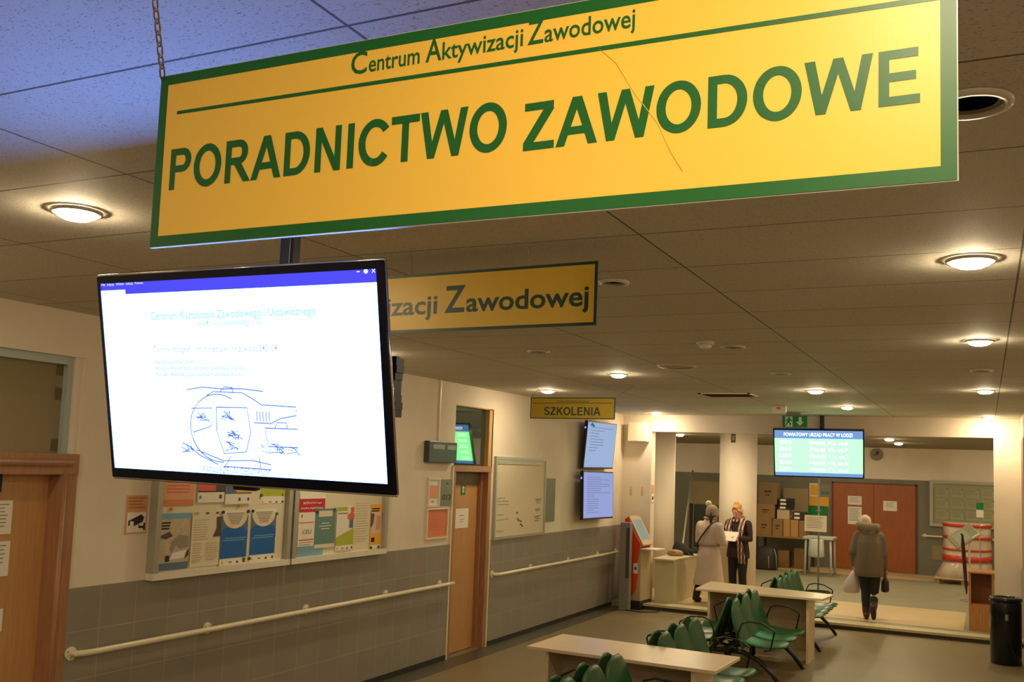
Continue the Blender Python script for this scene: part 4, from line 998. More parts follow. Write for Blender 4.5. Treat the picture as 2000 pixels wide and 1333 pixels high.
# bags lying on the desk
def blob(name, rings, m_, loc, n=18):
    o = mb(m_).stack(rings, n).obj(name, smooth=True); o.location = loc; return o
p_ = (-4.684, 16.109)
t = thing('shoulder_bag', 'flat tan bag lying on the pale desk', 'bag', (p_[0], p_[1], zt))
blob('bag_body', [(0, 0, 0, .10, .07), (0, 0, .012, .135, .095), (0, 0, .05, .14, .10), (0, 0, .085, .11, .08), (0, 0, .1, .04, .03)], mat('tan_leather', (156, 124, 80), rough=.5), (0, 0, 0)).parent = t
mb(mat('dark_tan_leather', (110, 84, 52), rough=.5)).tube([(-.1, -.03, .06), (-.02, -.1, .07), (.09, -.06, .06), (.13, .02, .04)], .008, 6).obj('strap', t)
t = thing('shoulder_bag', 'crumpled black bag lying on the desk behind the tan one', 'bag', (p_[0]+.02, p_[1]+.36, zt))
bb = blob('bag_body', [(0, 0, 0, .15, .14), (.01, 0, .04, .19, .17), (-.03, .02, .10, .15, .13), (-.07, .03, .17, .09, .08), (-.09, .03, .215, .03, .03)], mat('black_fabric', (30, 30, 30), rough=.9), (0, 0, 0)); bb.parent = t
mb(M_BLACK).tube([(.1, -.1, .05), (.19, -.2, .012), (.22, -.12, .012), (.16, .02, .03)], .012, 6).obj('strap', t)

# ================================================================ BIN
t = thing('litter_bin', 'glossy black cylindrical bin at the right edge in front of the pier', 'bin', (0.219, 13.6, 0))
M_BIN = mat('glossy_black_bin', (16, 17, 18), rough=.15, noise=.02)
mb(M_BIN).lathe([(.165, 0), (.175, .01), (.177, .73), (.17, .755)], n=36).obj('body', t, smooth=False)
mb(M_BIN).lathe([(.17, .75), (.186, .76), (.188, .782), (.178, .80), (.15, .806), (.132, .79), (.126, .75)], n=36, cap=False).obj('rim', t, smooth=True)
mb(M_GREYPLATE).slab(Frame((0, -.178, 0), (1, 0, 0), (0, 0, 1)), -.01, .54, .025, .61, 0, .003).obj('sticker', t)

# ================================================================ BACK HALL
t = root_at('double_door', 'orange brown double door in the far wall', 'door', (-3.2, YB, ZF))
for nm, xa, xb in (('door_leaf', -3.19, -2.31), ('door_leaf', -2.30, -1.42)): into(t, mb(M_WOOD_ORANGE).box((xa, YB-.06, ZF), (xb, YB-.02, 2.05)).obj(nm))
into(t, mb(mat('dark_orange_frame', (112, 52, 20), rough=.5)).box((-3.23, YB-.05, ZF), (-3.19, YB-.004, 2.08)).box((-1.42, YB-.05, ZF), (-1.38, YB-.004, 2.08)).box((-3.23, YB-.05, 2.05), (-1.38, YB-.004, 2.08)).obj('door_frame'))
into(t, mb(M_ALU).tube([(-2.38, YB-.06, 1.1), (-2.38, YB-.11, 1.1), (-2.5, YB-.11, 1.1)], .012, 6).obj('door_handle'))
FDD = Frame((0, YB-.061, 0), (1, 0, 0), (0, 0, 1)); DG = 'papers on the orange double door'
def bsheet(lab, a, c, m_, rects=(), texts=(), f=None, g=None, nm='paper_notice', cat='notice', th=.003): return sheet(nm, lab, cat, f or FDD, a[0], a[2], c[0], c[2], m_, rects, texts, th=th, group=g)
bsheet('small upper sheet on the left leaf of the orange door', (-2.869, 23.940, 1.564), (-2.565, 23.940, 1.767), M_PAPER, lines(5, .1, .9, .85, .2, M_GREY_INK), g=DG)
bsheet('tall lower sheet on the left leaf of the orange door', (-2.867, 23.940, 1.116), (-2.564, 23.940, 1.521), M_PAPER, lines(10, .1, .9, .9, .15, M_GREY_INK), g=DG)
bsheet('single sheet on the right leaf of the orange door', (-2.098, 23.940, 1.463), (-1.803, 23.940, 1.687), M_PAPER, lines(5, .2, .8, .8, .3, M_GREY_INK), g=DG)
FB = Frame((0, YB-.012, 0), (1, 0, 0), (0, 0, 1)); WG = 'plates on the far wall left of the orange door'
bsheet('upright yellow sheet at the upper left of the far wall plates', (-3.741, 23.980, 1.712), (-3.521, 23.980, 2.023), M_PAPER, [(.1, .1, .9, .9, M_AMBER)], f=FB, g=WG, nm='wall_plate', cat='plate', th=.01)
bsheet('grey plate reading 010 beside the upright yellow sheet', (-3.495, 23.980, 1.712), (-3.277, 23.980, 1.997), M_GREYPLATE, [(.2, .8, .8, .83, M_GREY_INK)], [('010', .12, .88, .22, .22, M_INK)], f=FB, g=WG, nm='room_number_plate', cat='plate', th=.01)
bsheet('wide amber plate above the green one', (-3.750, 23.980, 1.483), (-3.298, 23.980, 1.709), M_AMBER, [(.2, .55, .8, .6, M_YELLOW_DULL), (.2, .4, .7, .45, M_YELLOW_DULL)], f=FB, g=WG, nm='wall_plate', cat='plate', th=.01)
bsheet('wide green plate under the amber one', (-3.795, 23.980, 1.264), (-3.320, 23.980, 1.493), mat('bright_green_plate', (10, 132, 62), rough=.4), f=FB, g=WG, nm='wall_plate', cat='plate', th=.01)
# notice board on the far wall
q0, q1 = (-1.118, 23.950, 1.173), (0.177, 23.950, 2.197)
t = root_at('notice_board', 'grey framed glazed notice board on the far wall right of the orange door', 'notice board', (q0[0], YB, q0[2]))
fm = mb(mat('pale_grey_frame', (178, 176, 150), rough=.4)); w = .07
q1 = (q1[0]+.25, 0, q1[2])
for a in ((q0[0], q0[2], q1[0], q0[2]+w), (q0[0], q1[2]-w, q1[0], q1[2]), (q0[0], q0[2]+w, q0[0]+w, q1[2]-w), (q1[0]-w, q0[2]+w, q1[0], q1[2]-w)): fm.slab(FB, *a, 0, .07)
into(t, fm.obj('frame'), mb(mat('sage_board', (150, 152, 122), rough=.25)).slab(FB, q0[0]+w, q0[2]+w, q1[0]-w, q1[2]-w, 0, .03).obj('backing'))
rnd = random.Random(3)
for r_ in range(3):
    for c_ in range(4):
        ua = q0[0]+.12+c_*.31; va = q1[2]-.36-r_*.25
        sheet('pinned_sheet', 'faint sage sheet inside the far glazed notice board', 'sheet', FB, ua, va, ua+.26, va+.2, mat('pale_sage_paper', (166, 166, 134), rough=.7), lines(4, .1, .9, .85, .2, mat('sage_ink', (128, 130, 102), rough=.7), .3, seed=r_*5+c_) + [(.86, .86, .94, .96, M_INK)], d0=.03, th=.002, group='faint sheets in the far notice board')
hl = (-1.274, 23.900, 0.949)
handrail([(hl[0], hl[2], .06), (hl[0]+.06, hl[2], .07), (.2, hl[2], .07)], [(hl[0]+.05, hl[2]), (-.5, hl[2])], 'handrail', 'short cream handrail on the far wall below the glazed notice board', FB)
bsheet('pale square plate low on the far wall under the handrail', (-1.079, 23.980, 0.424), (-0.784, 23.980, 0.750), mat('pale_olive_plate', (146, 138, 106), rough=.5), f=FB, nm='wall_plate', cat='plate', th=.01)

# pallet with shrink-wrapped goods
t = thing('pallet', 'pale wooden pallet under the shrink-wrapped goods', 'pallet', (-.45, 22.6, ZF))
pw = mb(mat('pale_pallet_wood', (206, 180, 132), rough=.7))
for y in (-.4, -.2, 0, .2, .4): pw.box((-.5, y-.07, .10), (.6, y+.07, .125))
pw.obj('deck_board', t); pb = mb(mat('pallet_block_wood', (150, 122, 80), rough=.8))
for y in (-.4, 0, .4):
    for x in (-.45, .05, .55): pb.box((x-.05, y-.05, 0), (x+.05, y+.05, .10))
pb.obj('block', t)
t = thing('wrapped_stack', 'tall stack of goods in clear shrink wrap with red bands on the pallet', 'stack', (-.40, 22.6, ZF+.125))
M_WRAP = mat('crinkled_white_wrap', (212, 196, 172), rough=.15, noise=.25, scale=9, bump=.6); M_BAND = mat('red_printed_band', (206, 62, 40), rough=.3, noise=.2)
wr = mb(M_WRAP).stack([(-.02, 0, 0, .55, .47), (.06, 0, .28, .46, .46), (.07, 0, .3, .44, .45), (.06, .01, .6, .46, .47), (.06, 0, .9, .44, .46), (.05, 0, 1.13, .46, .45)], 8); wr.obj('wrap', t)
for z0_, z1_ in ((.34, .46), (.56, .60), (.80, .86), (1.05, 1.11)): mb(M_BAND).stack([(.06, .0, z0_, .475, .48), (.06, .0, z1_, .475, .48)], 8).obj('band', t)

# wooden lectern cabinet with open front
lx, ly = -.055, 15.83
t = thing('wooden_cabinet', 'honey oak cabinet with an open compartment left of the pier', 'cabinet', (lx, ly, ZF))
wv, dv, hv = .162, .26, .81
mb(M_OAK).box((-wv, -dv, 0), (-wv+.03, dv, hv)).obj('side_panel', t); mb(M_OAK).box((wv-.03, -dv, 0), (wv, dv, hv)).obj('side_panel', t)
mb(M_OAK).box((-wv+.03, dv-.02, 0), (wv-.03, dv, hv)).obj('back_panel', t)
mb(M_OAK).box((-wv+.03, -dv, 0), (wv-.03, -dv+.03, .36)).obj('front_panel', t)
mb(M_OAK).box((-wv+.03, -dv+.03, .35), (wv-.03, dv-.02, .38)).obj('shelf', t)
mb(M_OAK).box((-wv-.015, -dv-.015, hv), (wv+.015, dv, hv+.025)).obj('top', t, bevel=.003)
t = thing('wooden_board', 'tall dark edged wooden board standing between the oak cabinet and the pier', 'board', (.13, 15.98, ZF))
mb(mat('dark_brown_edge', (66, 46, 26), rough=.6)).box((0, -.2, 0), (.04, .2, 1.22)).obj('edge', t); mb(M_OAK).box((0, -.2, 1.22), (.045, .2, 1.4)).obj('upper_board', t)
# pedestal terminal, umbrella, hanging tag
t = thing('information_terminal', 'slanted grey screen terminal on a white pole behind the oak cabinet', 'terminal', (-0.256-.13, 19.35, ZF))
mb(M_WHITE).tube([(.13, .05, 0), (.13, .05, .98), (.16, .02, 1.1), (.30, -.06, 1.2)], .018, 10).obj('pole', t, smooth=True)
HT = Frame((.02, -.05, 1.13), (.55, .45, .40), (-.5, .2, .55))
mb(mat('grey_olive_housing', (160, 158, 130), rough=.4)).slab(HT, -.22, -.14, .30, .14, -.07, 0).obj('housing', t, bevel=.015)
mb(mat('pale_terminal_screen', (176, 184, 160), rough=.2)).slab(HT, -.16, -.10, .12, .11, 0, .003).obj('screen', t)
mb(M_STEEL_GREY).lathe([(.16, 0), (.16, .012), (.03, .02)], (.13, .05, 0), 20).obj('base', t)
U0, U1 = Vector((-0.349, 18.500, 1.229)), Vector((-0.323, 20.585, 0.090))
t = root_at('umbrella', 'dark red folded umbrella leaning against the terminal', 'umbrella', (U1.x, U1.y, ZF))
into(t, mb(mat('dark_red_fabric', (74, 26, 24), rough=.7)).tube([U0, U0.lerp(U1, .1), U0.lerp(U1, .4), U0.lerp(U1, .85), U1], [.02, .03, .034, .026, .012], 10).obj('canopy', smooth=True), mb(M_BLACK).tube([U0+Vector((-.03, 0, .06)), U0+Vector((-.01, 0, .07)), U0+Vector((0, 0, .04)), U0], .018, 8).obj('handle', smooth=True))
wy = 16.9; wa, wb_ = (-0.122, 16.900, 1.649), (-0.020, 16.900, 1.875); FW = Frame((0, wy, 0), (1, 0, 0), (0, 0, 1))
t = root_at('stand_sign', 'tiny green and white card on a thin steel rod above the oak cabinet', 'sign', (wa[0], wy, ZF))
into(t, mb(M_PAPER).slab(FW, wa[0], wa[2], wb_[0], wb_[2]-.11, 0, .01).obj('card'), mb(mat('bright_green_plate', (10, 132, 62))).slab(FW, wa[0], wb_[2]-.11, wb_[0], wb_[2], 0, .01).obj('header'))
into(t, mb(M_STEEL_GREY).tube([((wa[0]+wb_[0])/2, wy+.012, ZF), ((wa[0]+wb_[0])/2, wy+.012, wb_[2])], .006, 6).lathe([(.1, 0), (.1, .008)], ((wa[0]+wb_[0])/2, wy+.012, ZF), 16).obj('rod'))

# hoop-based notice stand in the middle of the back hall
sx, sy = -2.746, 18.679
t = root_at('notice_stand', 'thin steel stand with a white notice and a hoop base below the queue screen', 'stand', (sx, sy, ZF))
into(t, mb(M_STEEL_GREY).tube([(sx, sy, ZF+.02), (sx, sy, 2.145)], .016, 10).tube([(sx-.045, sy-.02, 1.560), (sx+.045, sy-.02, 1.560)], .01, 8).obj('pole'))
into(t, mb(M_BLACK_METAL).tube([(sx+.21*math.cos(2*PI*i/24), sy+.21*math.sin(2*PI*i/24), ZF+.014) for i in range(25)], .013, 8, cap=False).tube([(sx-.21, sy, ZF+.014), (sx+.21, sy, ZF+.014)], .01, 6).obj('hoop_base', smooth=True))
FN = Frame((0, sy-.03, 0), (1, 0, 0), (0, 0, 1)); na, nb = (-2.992, 18.800, 1.183), (-2.601, 18.800, 1.477)
nt_ = sheet('notice_panel', '', '', FN, na[0], na[2], nb[0], nb[2], M_PAPER, lines(7, .1, .9, .88, .15, M_GREY_INK, .3), th=.006, parent=t); into(t, nt_)

# white folding table with hanging cloth
ta, tb = (-3.521, 21.800, 0.897), (-2.899, 21.800, 0.894); zt_ = ta[2]
t = root_at('folding_table', 'small white folding table behind the notice stand', 'table', (ta[0], 21.8, ZF))
x0_, x1_ = ta[0], tb[0]; M_WPL = mat('cool_white_plastic', (190, 192, 178), rough=.4)
into(t, mb(M_WPL).box((x0_, 21.72, zt_-.05), (x1_, 22.4, zt_)).obj('tabletop', bevel=.012))
for xa, dxx in ((x0_+.06, -.02), (x1_-.06, .02)):
    for y in (21.78, 22.34): into(t, mb(M_WPL).tube([(xa, y, zt_-.05), (xa+dxx, y, ZF)], .025, 8).obj('leg'))
o = mb(mat('white_carrier_bag', (196, 204, 190), rough=.5, bump=.4)).stack([(0, 0, 0, .12, .06), (0, 0, .03, .17, .09), (0, 0, .22, .16, .08), (0, 0, .36, .15, .05), (0, 0, .38, .15, .04)], 14).obj('bag_body', smooth=True)
t = thing('carrier_bag', 'white carrier bag hanging under the small white table', 'bag', ((x0_+x1_)/2-.02, 21.66, zt_-.42)); o.parent = t
mb(M_WPL).tube([(-.1, .0, .36), (-.08, .02, .42), (.08, .02, .42), (.1, 0, .36)], .008, 6).obj('handle', t)
# table with cartons and files along the far wall
ba, bb_ = (-4.654, 22.700, 0.803), (-3.600, 22.700, 0.825)
bz = .5*(ba[2]+bb_[2])
t = root_at('side_table', 'long dark table loaded with cartons against the far wall', 'table', (ba[0], 22.7, ZF))
into(t, mb(M_CARD).box((ba[0]-.1, 22.7, bz-.04), (bb_[0]+.05, 23.75, bz)).obj('tabletop'))
M_DKW = mat('dark_wood', (58, 44, 28), rough=.7)
for x in (ba[0]-.05, bb_[0]): 
    for y in (22.75, 23.7): into(t, mb(M_DKW).box((x-.03, y-.03, ZF), (x+.03, y+.03, bz-.04)).obj('leg'))
BXG = 'cartons at the far wall'
def carton(label, a, c, y, d, m_, z0=None, mark=True):
    (xa, _, za), (xc, _, zc) = a, c
    z0 = za if z0 is None else z0
    t = root_at('cardboard_box', label, 'box', ((xa+xc)/2, y+d/2, z0), BXG)
    b = mb(m_).box((xa, y, z0), (xc, y+d, zc)); into(t, b.obj('carton', bevel=.004))
    into(t, mb(M_CARD3).box((xa+.02, y-.001, zc-.012), (xc-.02, y+.0, zc-.002)).box(((xa+xc)/2-.03, y+.01, zc), ((xa+xc)/2+.03, y+d-.01, zc+.001)).obj('tape'))
    if mark and xc-xa > .2:
        into(t, mb(M_DKW).slab(Frame((0, y, 0), (1, 0, 0), (0, 0, 1)), xa+(xc-xa)*.3, z0+(zc-z0)*.55, xa+(xc-xa)*.7, z0+(zc-z0)*.63, 0, .001).slab(Frame((0, y, 0), (1, 0, 0), (0, 0, 1)), xa+(xc-xa)*.35, z0+(zc-z0)*.4, xa+(xc-xa)*.6, z0+(zc-z0)*.46, 0, .001).obj('print_mark'))
    return t
y_ = 22.75
carton('lowest carton of the tall pile left on the long table', (ba[0]-.06, 0, bz), (-4.380, 22.750, 1.199), y_, .5, M_CARD)
zc1 = 1.199; zc2 = 1.514; zc3 = 2.003
carton('middle carton of the tall pile left on the long table', (ba[0]-.06, 0, zc1), (-4.326, 0, zc2), y_, .5, M_CARD)
carton('top carton of the tall pile left on the long table, with dark print', (ba[0]-.03, 0, zc2), (-4.284, 0, zc3), y_+.05, .45, mat('dark_cardboard', (132, 108, 70), rough=.8, noise=.1))  # darker brown than the cartons below
zk = 1.191
carton('second carton along the long table, dull brown', (-4.367, 0, bz), (-4.129, 0, zk), y_+.02, .45, M_CARD)
carton('third carton along the long table, bright tan, left half', (-4.116, 0, bz), (-3.970, 0, zk), y_, .45, M_CARD2, mark=False)
carton('fourth carton along the long table, bright tan, right half', (-3.957, 0, bz), (-3.790, 0, zk), y_, .45, M_CARD2, mark=False)
carton('fifth carton along the long table, beside the white notice', (-3.777, 0, bz), (-3.622, 0, zk-.01), y_+.02, .45, M_CARD)
# files lying on the cartons
def flat_pile(label, a, c, y, m_, n, lab):
    t = root_at('file_stack', label, 'files', ((a[0]+c[0])/2, y+.15, a[2]), 'piles on the cartons')
    h = (c[2]-a[2])/n; rnd = random.Random(n)
    for i in range(n):
        s_ = .04*(rnd.random()-.5)
        into(t, mb(m_).box((a[0]+s_, y+abs(s_), a[2]+h*i+.005), (c[0]+s_, y+.3, a[2]+h*(i+1))).obj('file', bevel=.003))
        into(t, mb(lab).slab(Frame((0, y+abs(s_), 0), (1, 0, 0), (0, 0, 1)), a[0]+s_+.04, a[2]+h*i+h*.25, a[0]+s_+.04+(c[0]-a[0])*.4, a[2]+h*(i+.8), 0, .002).obj('spine_label'))
    return t
zp = 1.405
carton('cream carton under the black files', (-4.276, 0, zk+.002), (-4.004, 0, zp), y_+.08, .35, mat('cream_carton', (196, 180, 140), rough=.8), mark=False)
flat_pile('pile of black lever files on the cream carton', (-4.244, 0, zp), (-3.927, 0, 1.663), y_+.08, M_BLACK, 3, M_PAPER)
flat_pile('pile of dark folders right of the cream carton', (-3.946, 0, zk), (-3.654, 0, 1.369), y_+.05, M_DKW, 2, M_PAPER)
carton('cream board leaning behind the black files', (-4.285, 0, bz), (-3.718, 0, 1.894), 23.62, .06, M_CARD3, mark=False)
# cartons and a cabinet under the table
zf = ZF
carton('brown carton on the floor under the long table', (-4.268, 0, zf), (-4.029, 0, 0.472), 23.0, .4, M_CARD, mark=False)
carton('second brown carton on the floor under the long table', (-3.914, 0, zf), (-3.701, 0, 0.542), 23.0, .4, M_CARD, mark=False)
t = root_at('wheeled_case', 'dark rounded case with pale straps on the floor behind the woman with the scarf', 'case', (-4.381, 22.414, 0.085))
cc = Vector((-4.429, 22.656, 0.085)); cc.y = 22.32
into(t, mb(mat('dark_case', (48, 42, 32), rough=.6)).stack([(cc.x, cc.y, ZF, .26, .2), (cc.x, cc.y, ZF+.05, .29, .22), (cc.x, cc.y, ZF+.35, .29, .22), (cc.x, cc.y, ZF+.47, .22, .17), (cc.x, cc.y, ZF+.5, .1, .1)], 20).obj('case_body', smooth=True))
for dx_ in (.06, .22): into(t, mb(M_ALU).tube([(cc.x+dx_, cc.y-.14+.1*dx_, ZF+.47), (cc.x+dx_+.05, cc.y-.215+.3*dx_, ZF+.3), (cc.x+dx_+.06, cc.y-.21+.3*dx_, ZF+.04)], .010, 6).obj('strap'))
# left niche: office chair, panel and leaning pole
na_, nc_ = (-6.118, 22.000, 1.278), (-5.503, 22.000, 1.979)
t = root_at('board_panel', 'large dull board leaning in the niche between the two columns', 'board', (na_[0], 22.0, ZF))
into(t, mb(M_CARD3).box((na_[0], 22.0, 1.468), (nc_[0]+.3, 22.05, nc_[2])).obj('panel'), mb(M_DKW).box((na_[0]+.02, 22.05, ZF), (na_[0]+.08, 22.1, nc_[2])).box((nc_[0]+.2, 22.05, ZF), (nc_[0]+.26, 22.1, nc_[2])).obj('leg'))
ca, cb2 = (-5.566, 20.000, 0.518), (-5.197, 20.000, 1.517)
t = root_at('office_chair', 'dark office chair with a tall back between the two columns', 'chair', ((ca[0]+cb2[0])/2, 20.2, ZF))
cx_ = (ca[0]+cb2[0])/2; M_OC = mat('dark_green_grey_fabric', (44, 50, 42), rough=.8)
into(t, mb(M_OC).box((ca[0]+.04, 20.3, .62), (cb2[0]-.02, 20.4, cb2[2])).obj('backrest', bevel=.04), mb(M_OC).box((ca[0]+.02, 19.8, .50), (cb2[0], 20.32, .60)).obj('seat', bevel=.03))
into(t, mb(M_BLACK).tube([(cx_, 20.1, .12), (cx_, 20.1, .5)], .03, 10).tube([(cx_, 20.36, .45), (cx_, 20.4, .75)], .025, 8).obj('gas_lift'))
bs = mb(M_BLACK)
for i in range(5): bs.tube([(cx_, 20.1, ZF+.09), (cx_+.28*math.cos(2*PI*i/5), 20.1+.28*math.sin(2*PI*i/5), ZF+.05)], .02, 6).ball((cx_+.28*math.cos(2*PI*i/5), 20.1+.28*math.sin(2*PI*i/5), ZF+.03), .03, 8, 6)
into(t, bs.obj('star_base'))
p0, p1 = Vector((-5.892, 21.500, 2.215)), Vector((-5.440, 19.200, 0.720))
t = root_at('leaning_pole', 'thin pale pole leaning diagonally between the two columns', 'pole', p1)
p1 = p0 + (p1-p0)*((ZF - p0.z)/(p1.z-p0.z))
into(t, mb(M_ALU).tube([p0, p1], .02, 8).obj('shaft'), mb(M_BLACK).tube([p1+(p0-p1)*.004, p1+(p0-p1)*.03], .026, 8).obj('rubber_tip'))
o = mb(M_STEP).box((0, 0, 0), (.5, .35, .18)).obj('storage_box', bevel=.01); o.location = (-3.985, 15.147, 0.000); o.location.y = 15.9; o.location.x = -4.05; o.location.z = ZF; tag(o, 'pale low box on the floor by the feet of the woman in the long coat', 'box')
# back hall lamps
for x, y, l in ((-5.273, 18.275, 'small lit lamp of the back hall, left between the columns'), (-1.521, 18.506, 'small lit lamp of the back hall, left one right of the queue screen'), (-1.519, 20.535, 'small lit lamp of the back hall, right one right of the queue screen')):
    downlight(x, y, .075, True, l, 2.9, 'lit lamps of the back hall')
for x, y in ((-4.35, 16.05), (-2.9, 16.05), (-1.2, 16.05), (1.3, 20.5), (1.3, 18.2), (1.3, 22.6), (-7.2, 18.2), (-7.6, 21.8), (-4.2, 18.5), (-2.9, 20.0), (-3.15, 22.0)): downlight(x, y, .08, True, 'unseen lamp added to brighten the back hall', 2.9, 'added unseen lamps of the back hall')  # added lamps, kept out of view, that brighten columns and back hall
# wall fan / clock on far wall
fc = (-2.252, 23.900, 2.744)
t = root_at('wall_clock', 'small round clock on the far wall right of the queue screen', 'clock', fc)
into(t, mb(mat('pale_olive_clock', (140, 130, 100), rough=.5)).tube([(fc[0], YB-.001, fc[2]), (fc[0], YB-.05, fc[2])], .14, 24).obj('rim'), mb(M_INK).slab(BACK, fc[0]-.06, fc[2]-.02, fc[0], fc[2], .05, .055).slab(BACK, fc[0], fc[2], fc[0]+.05, fc[2]+.07, .05, .055).obj('hand'))
# ================================================================ PEOPLE
def V(*a): return Vector(a)
def solid(b, name, parent, m_, voxel, smooth_it=6):
    """fuse overlapping closed shapes into one continuous skin and smooth it"""
    o = b.obj(name)
    o.data.materials.clear(); o.data.materials.append(m_)
    r = o.modifiers.new('r', 'REMESH'); r.mode = 'VOXEL'; r.voxel_size = voxel; r.use_smooth_shade = True
    if smooth_it:
        s = o.modifiers.new('s', 'SMOOTH'); s.iterations = smooth_it; s.factor = .5
    dg = bpy.context.evaluated_depsgraph_get(); dg.update()
    me = bpy.data.meshes.new_from_object(o.evaluated_get(dg))
    me.materials.clear(); me.materials.append(m_)
    for p in me.polygons: p.use_smooth = True
    me.name = name
    old = o.data; o.modifiers.clear(); o.data = me; bpy.data.meshes.remove(old)
    o.parent = parent
    return o
def limb(b, pts, r, n=12):
    b.tube(pts, r, n)
    for p, q in ((pts[0], r[0]), (pts[-1], r[-1])): b.ball(p, q*.98, 10, 8)
    return b
def hand(b, w, d, up, side, s=1.0, curl=.6):
    """palm, four curled fingers of unequal length and a thumb; w wrist, d hand direction, up = back of the hand, side = thumb side"""
    d = Vector(d).normalized(); up = Vector(up).normalized(); sd = Vector(side).normalized()
    k = w + d*.045*s
    for t in (-.026, -.009, .009, .026): b.tube([w + sd*t*.6*s, k + sd*t*s, w + d*.085*s + sd*t*s], [.013*s, .014*s, .011*s], 8)
    for t, L in ((.027, .062), (.009, .070), (-.009, .065), (-.027, .050)):
        p = w + d*.083*s + sd*t*s; q = p + (d*math.cos(curl*.6) - up*math.sin(curl*.6))*L*.45*s; e = q + (d*math.cos(curl*1.7) - up*math.sin(curl*1.7))*L*.35*s; g = e + (d*math.cos(curl*2.6) - up*math.sin(curl*2.6))*L*.25*s
        b.tube([p, q, e, g], [.0085*s, .008*s, .0075*s, .006*s], 7); b.ball(g, .006*s, 6, 5)
    p = w + d*.028*s + sd*.030*s; q = p + (d*.7 + sd*.55 - up*.25)*.036*s; e = q + (d*.9 + sd*.15 - up*.4)*.028*s
    b.tube([w + d*.012*s + sd*.012*s, p, q, e], [.012*s, .011*s, .009*s, .007*s], 7); b.ball(e, .007*s, 6, 5)
def head(b, c, yaw, pitch, s=1.0):
    """skull, jaw, nose, brow, chin and ears around centre c; returns placer for face details"""
    R = Matrix.Rotation(yaw, 3, 'Z') @ Matrix.Rotation(pitch, 3, 'X')
    P = lambda x, y, z: Vector(c) + R @ (Vector((x, y, z))*s)
    def ring_stack(rows, n=16):
        prev = first = None
        for cx, cy, z, rx, ry in rows:
            rg = [b.bm.verts.new(P(cx+rx*math.cos(2*PI*i/n), cy+ry*math.sin(2*PI*i/n), z)) for i in range(n)]
            if prev: b.bridge(prev, rg)
            else: first = rg
            prev = rg
        b.cap(first, True); b.cap(prev)
    ring_stack([(0, .040, -.112, .018, .016), (0, .034, -.10, .034, .040), (0, .020, -.075, .050, .062), (0, .008, -.04, .060, .078), (0, 0, 0, .069, .088), (0, -.006, .04, .071, .092), (0, -.01, .075, .060, .080), (0, -.012, .10, .036, .05), (0, -.012, .112, .008, .01)])
    b.tube([P(0, .086, .012), P(0, .100, -.018), P(0, .104, -.030)], [.007, .010, .011], 8); b.ball(P(0, .102, -.032), .011, 8, 6)
    for sx in (-1, 1):
        b.tube([P(.014*sx, .086, .022), P(.044*sx, .072, .024)], [.007, .006], 6)
        b.tube([P(.070*sx, -.004, .018), P(.080*sx, -.014, .006), P(.072*sx, -.008, -.028)], [.007, .011, .006], 6)
    b.tube([P(-.02, .084, -.058), P(0, .090, -.056), P(.02, .084, -.058)], [.005, .008, .005], 6)
    b.ball(P(0, .068, -.095), .016, 8, 6)
    return P
def face_details(P, parent, s=1.0):
    for sx in (-1, 1):
        e = mb(M_PAPER).ball(P(.030*sx, .074, .006), .0105*s, 8, 6); e.m(M_INK).ball(P(.030*sx, .082, .005), .0055*s, 8, 6)
        e.obj('eye', parent, smooth=True)
        mb(mat('brown_brow', (110, 76, 48), rough=.8)).tube([P(.014*sx, .092, .026), P(.03*sx, .088, .030), P(.046*sx, .078, .025)], [.003, .004, .002], 5).obj('eyebrow', parent)
    mb(mat('lip_pink', (186, 96, 84), rough=.5)).tube([P(-.022, .086, -.058), P(-.008, .095, -.055), P(0, .096, -.057), P(.008, .095, -.055), P(.022, .086, -.058)], [.003, .0055, .005, .0055, .003], 6).obj('mouth', parent, smooth=True)
def torso(b, zh=.80, zs=1.27, sh=.175, lean=0.0):
    y = lambda z: lean*(z-zh)
    b.stack([(0, y(zh-.1), zh-.1, .145, .10), (0, y(zh), zh, .165, .115), (0, y(zh+.12), zh+.12, .145, .10), (0, y(zh+.24), zh+.24, .135, .095), (0, y(zs-.12), zs-.12, .155, .11), (0, y(zs), zs, sh*.92, .085), (0, y(zs+.045), zs+.045, .095, .065), (0, y(zs+.07), zs+.07, .055, .055), (0, y(zs+.14)+.01, zs+.14, .048, .052)], 18)
def body(parent, J, headc, hyaw, hpitch, lean=0.0, zh=.80, zs=1.27, hands=True, curlL=.6, curlR=.6, voxel=.007):
    """one continuous body from a joint table: hip/knee/ankle/toe and shoulder/elbow/wrist for sides L and R"""
    b = mb(M_SKIN); torso(b, zh, zs, lean=lean)
    b.tube([V(0, lean*(zs-zh)+.005, zs+.03), Vector(headc)+V(0, -.012, -.05)], [.052, .05], 12)
    P = head(b, headc, hyaw, hpitch)
    for s in 'LR':
        limb(b, [J['hip'+s], (J['hip'+s]+J['knee'+s])/2, J['knee'+s], (J['knee'+s]*.65+J['ankle'+s]*.35), J['ankle'+s]], [.085, .075, .055, .055, .038])
        limb(b, [J['ankle'+s], (J['ankle'+s]+J['toe'+s])/2, J['toe'+s]], [.036, .036, .03])
        limb(b, [J['sho'+s], (J['sho'+s]+J['elb'+s])/2, J['elb'+s], (J['elb'+s]*.6+J['wri'+s]*.4), J['wri'+s]], [.052, .045, .038, .036, .025])
        d = (J['wri'+s]-J['elb'+s]).normalized()
        up = J.get('up'+s, V(0, 0, 1)); sd = J.get('thumb'+s, d.cross(up))
        hand(b, J['wri'+s], J.get('hd'+s, d), up, sd, 1.0, curlL if s == 'L' else curlR)
    o = solid(b, 'body', parent, M_SKIN, voxel, 3)
    return o, P
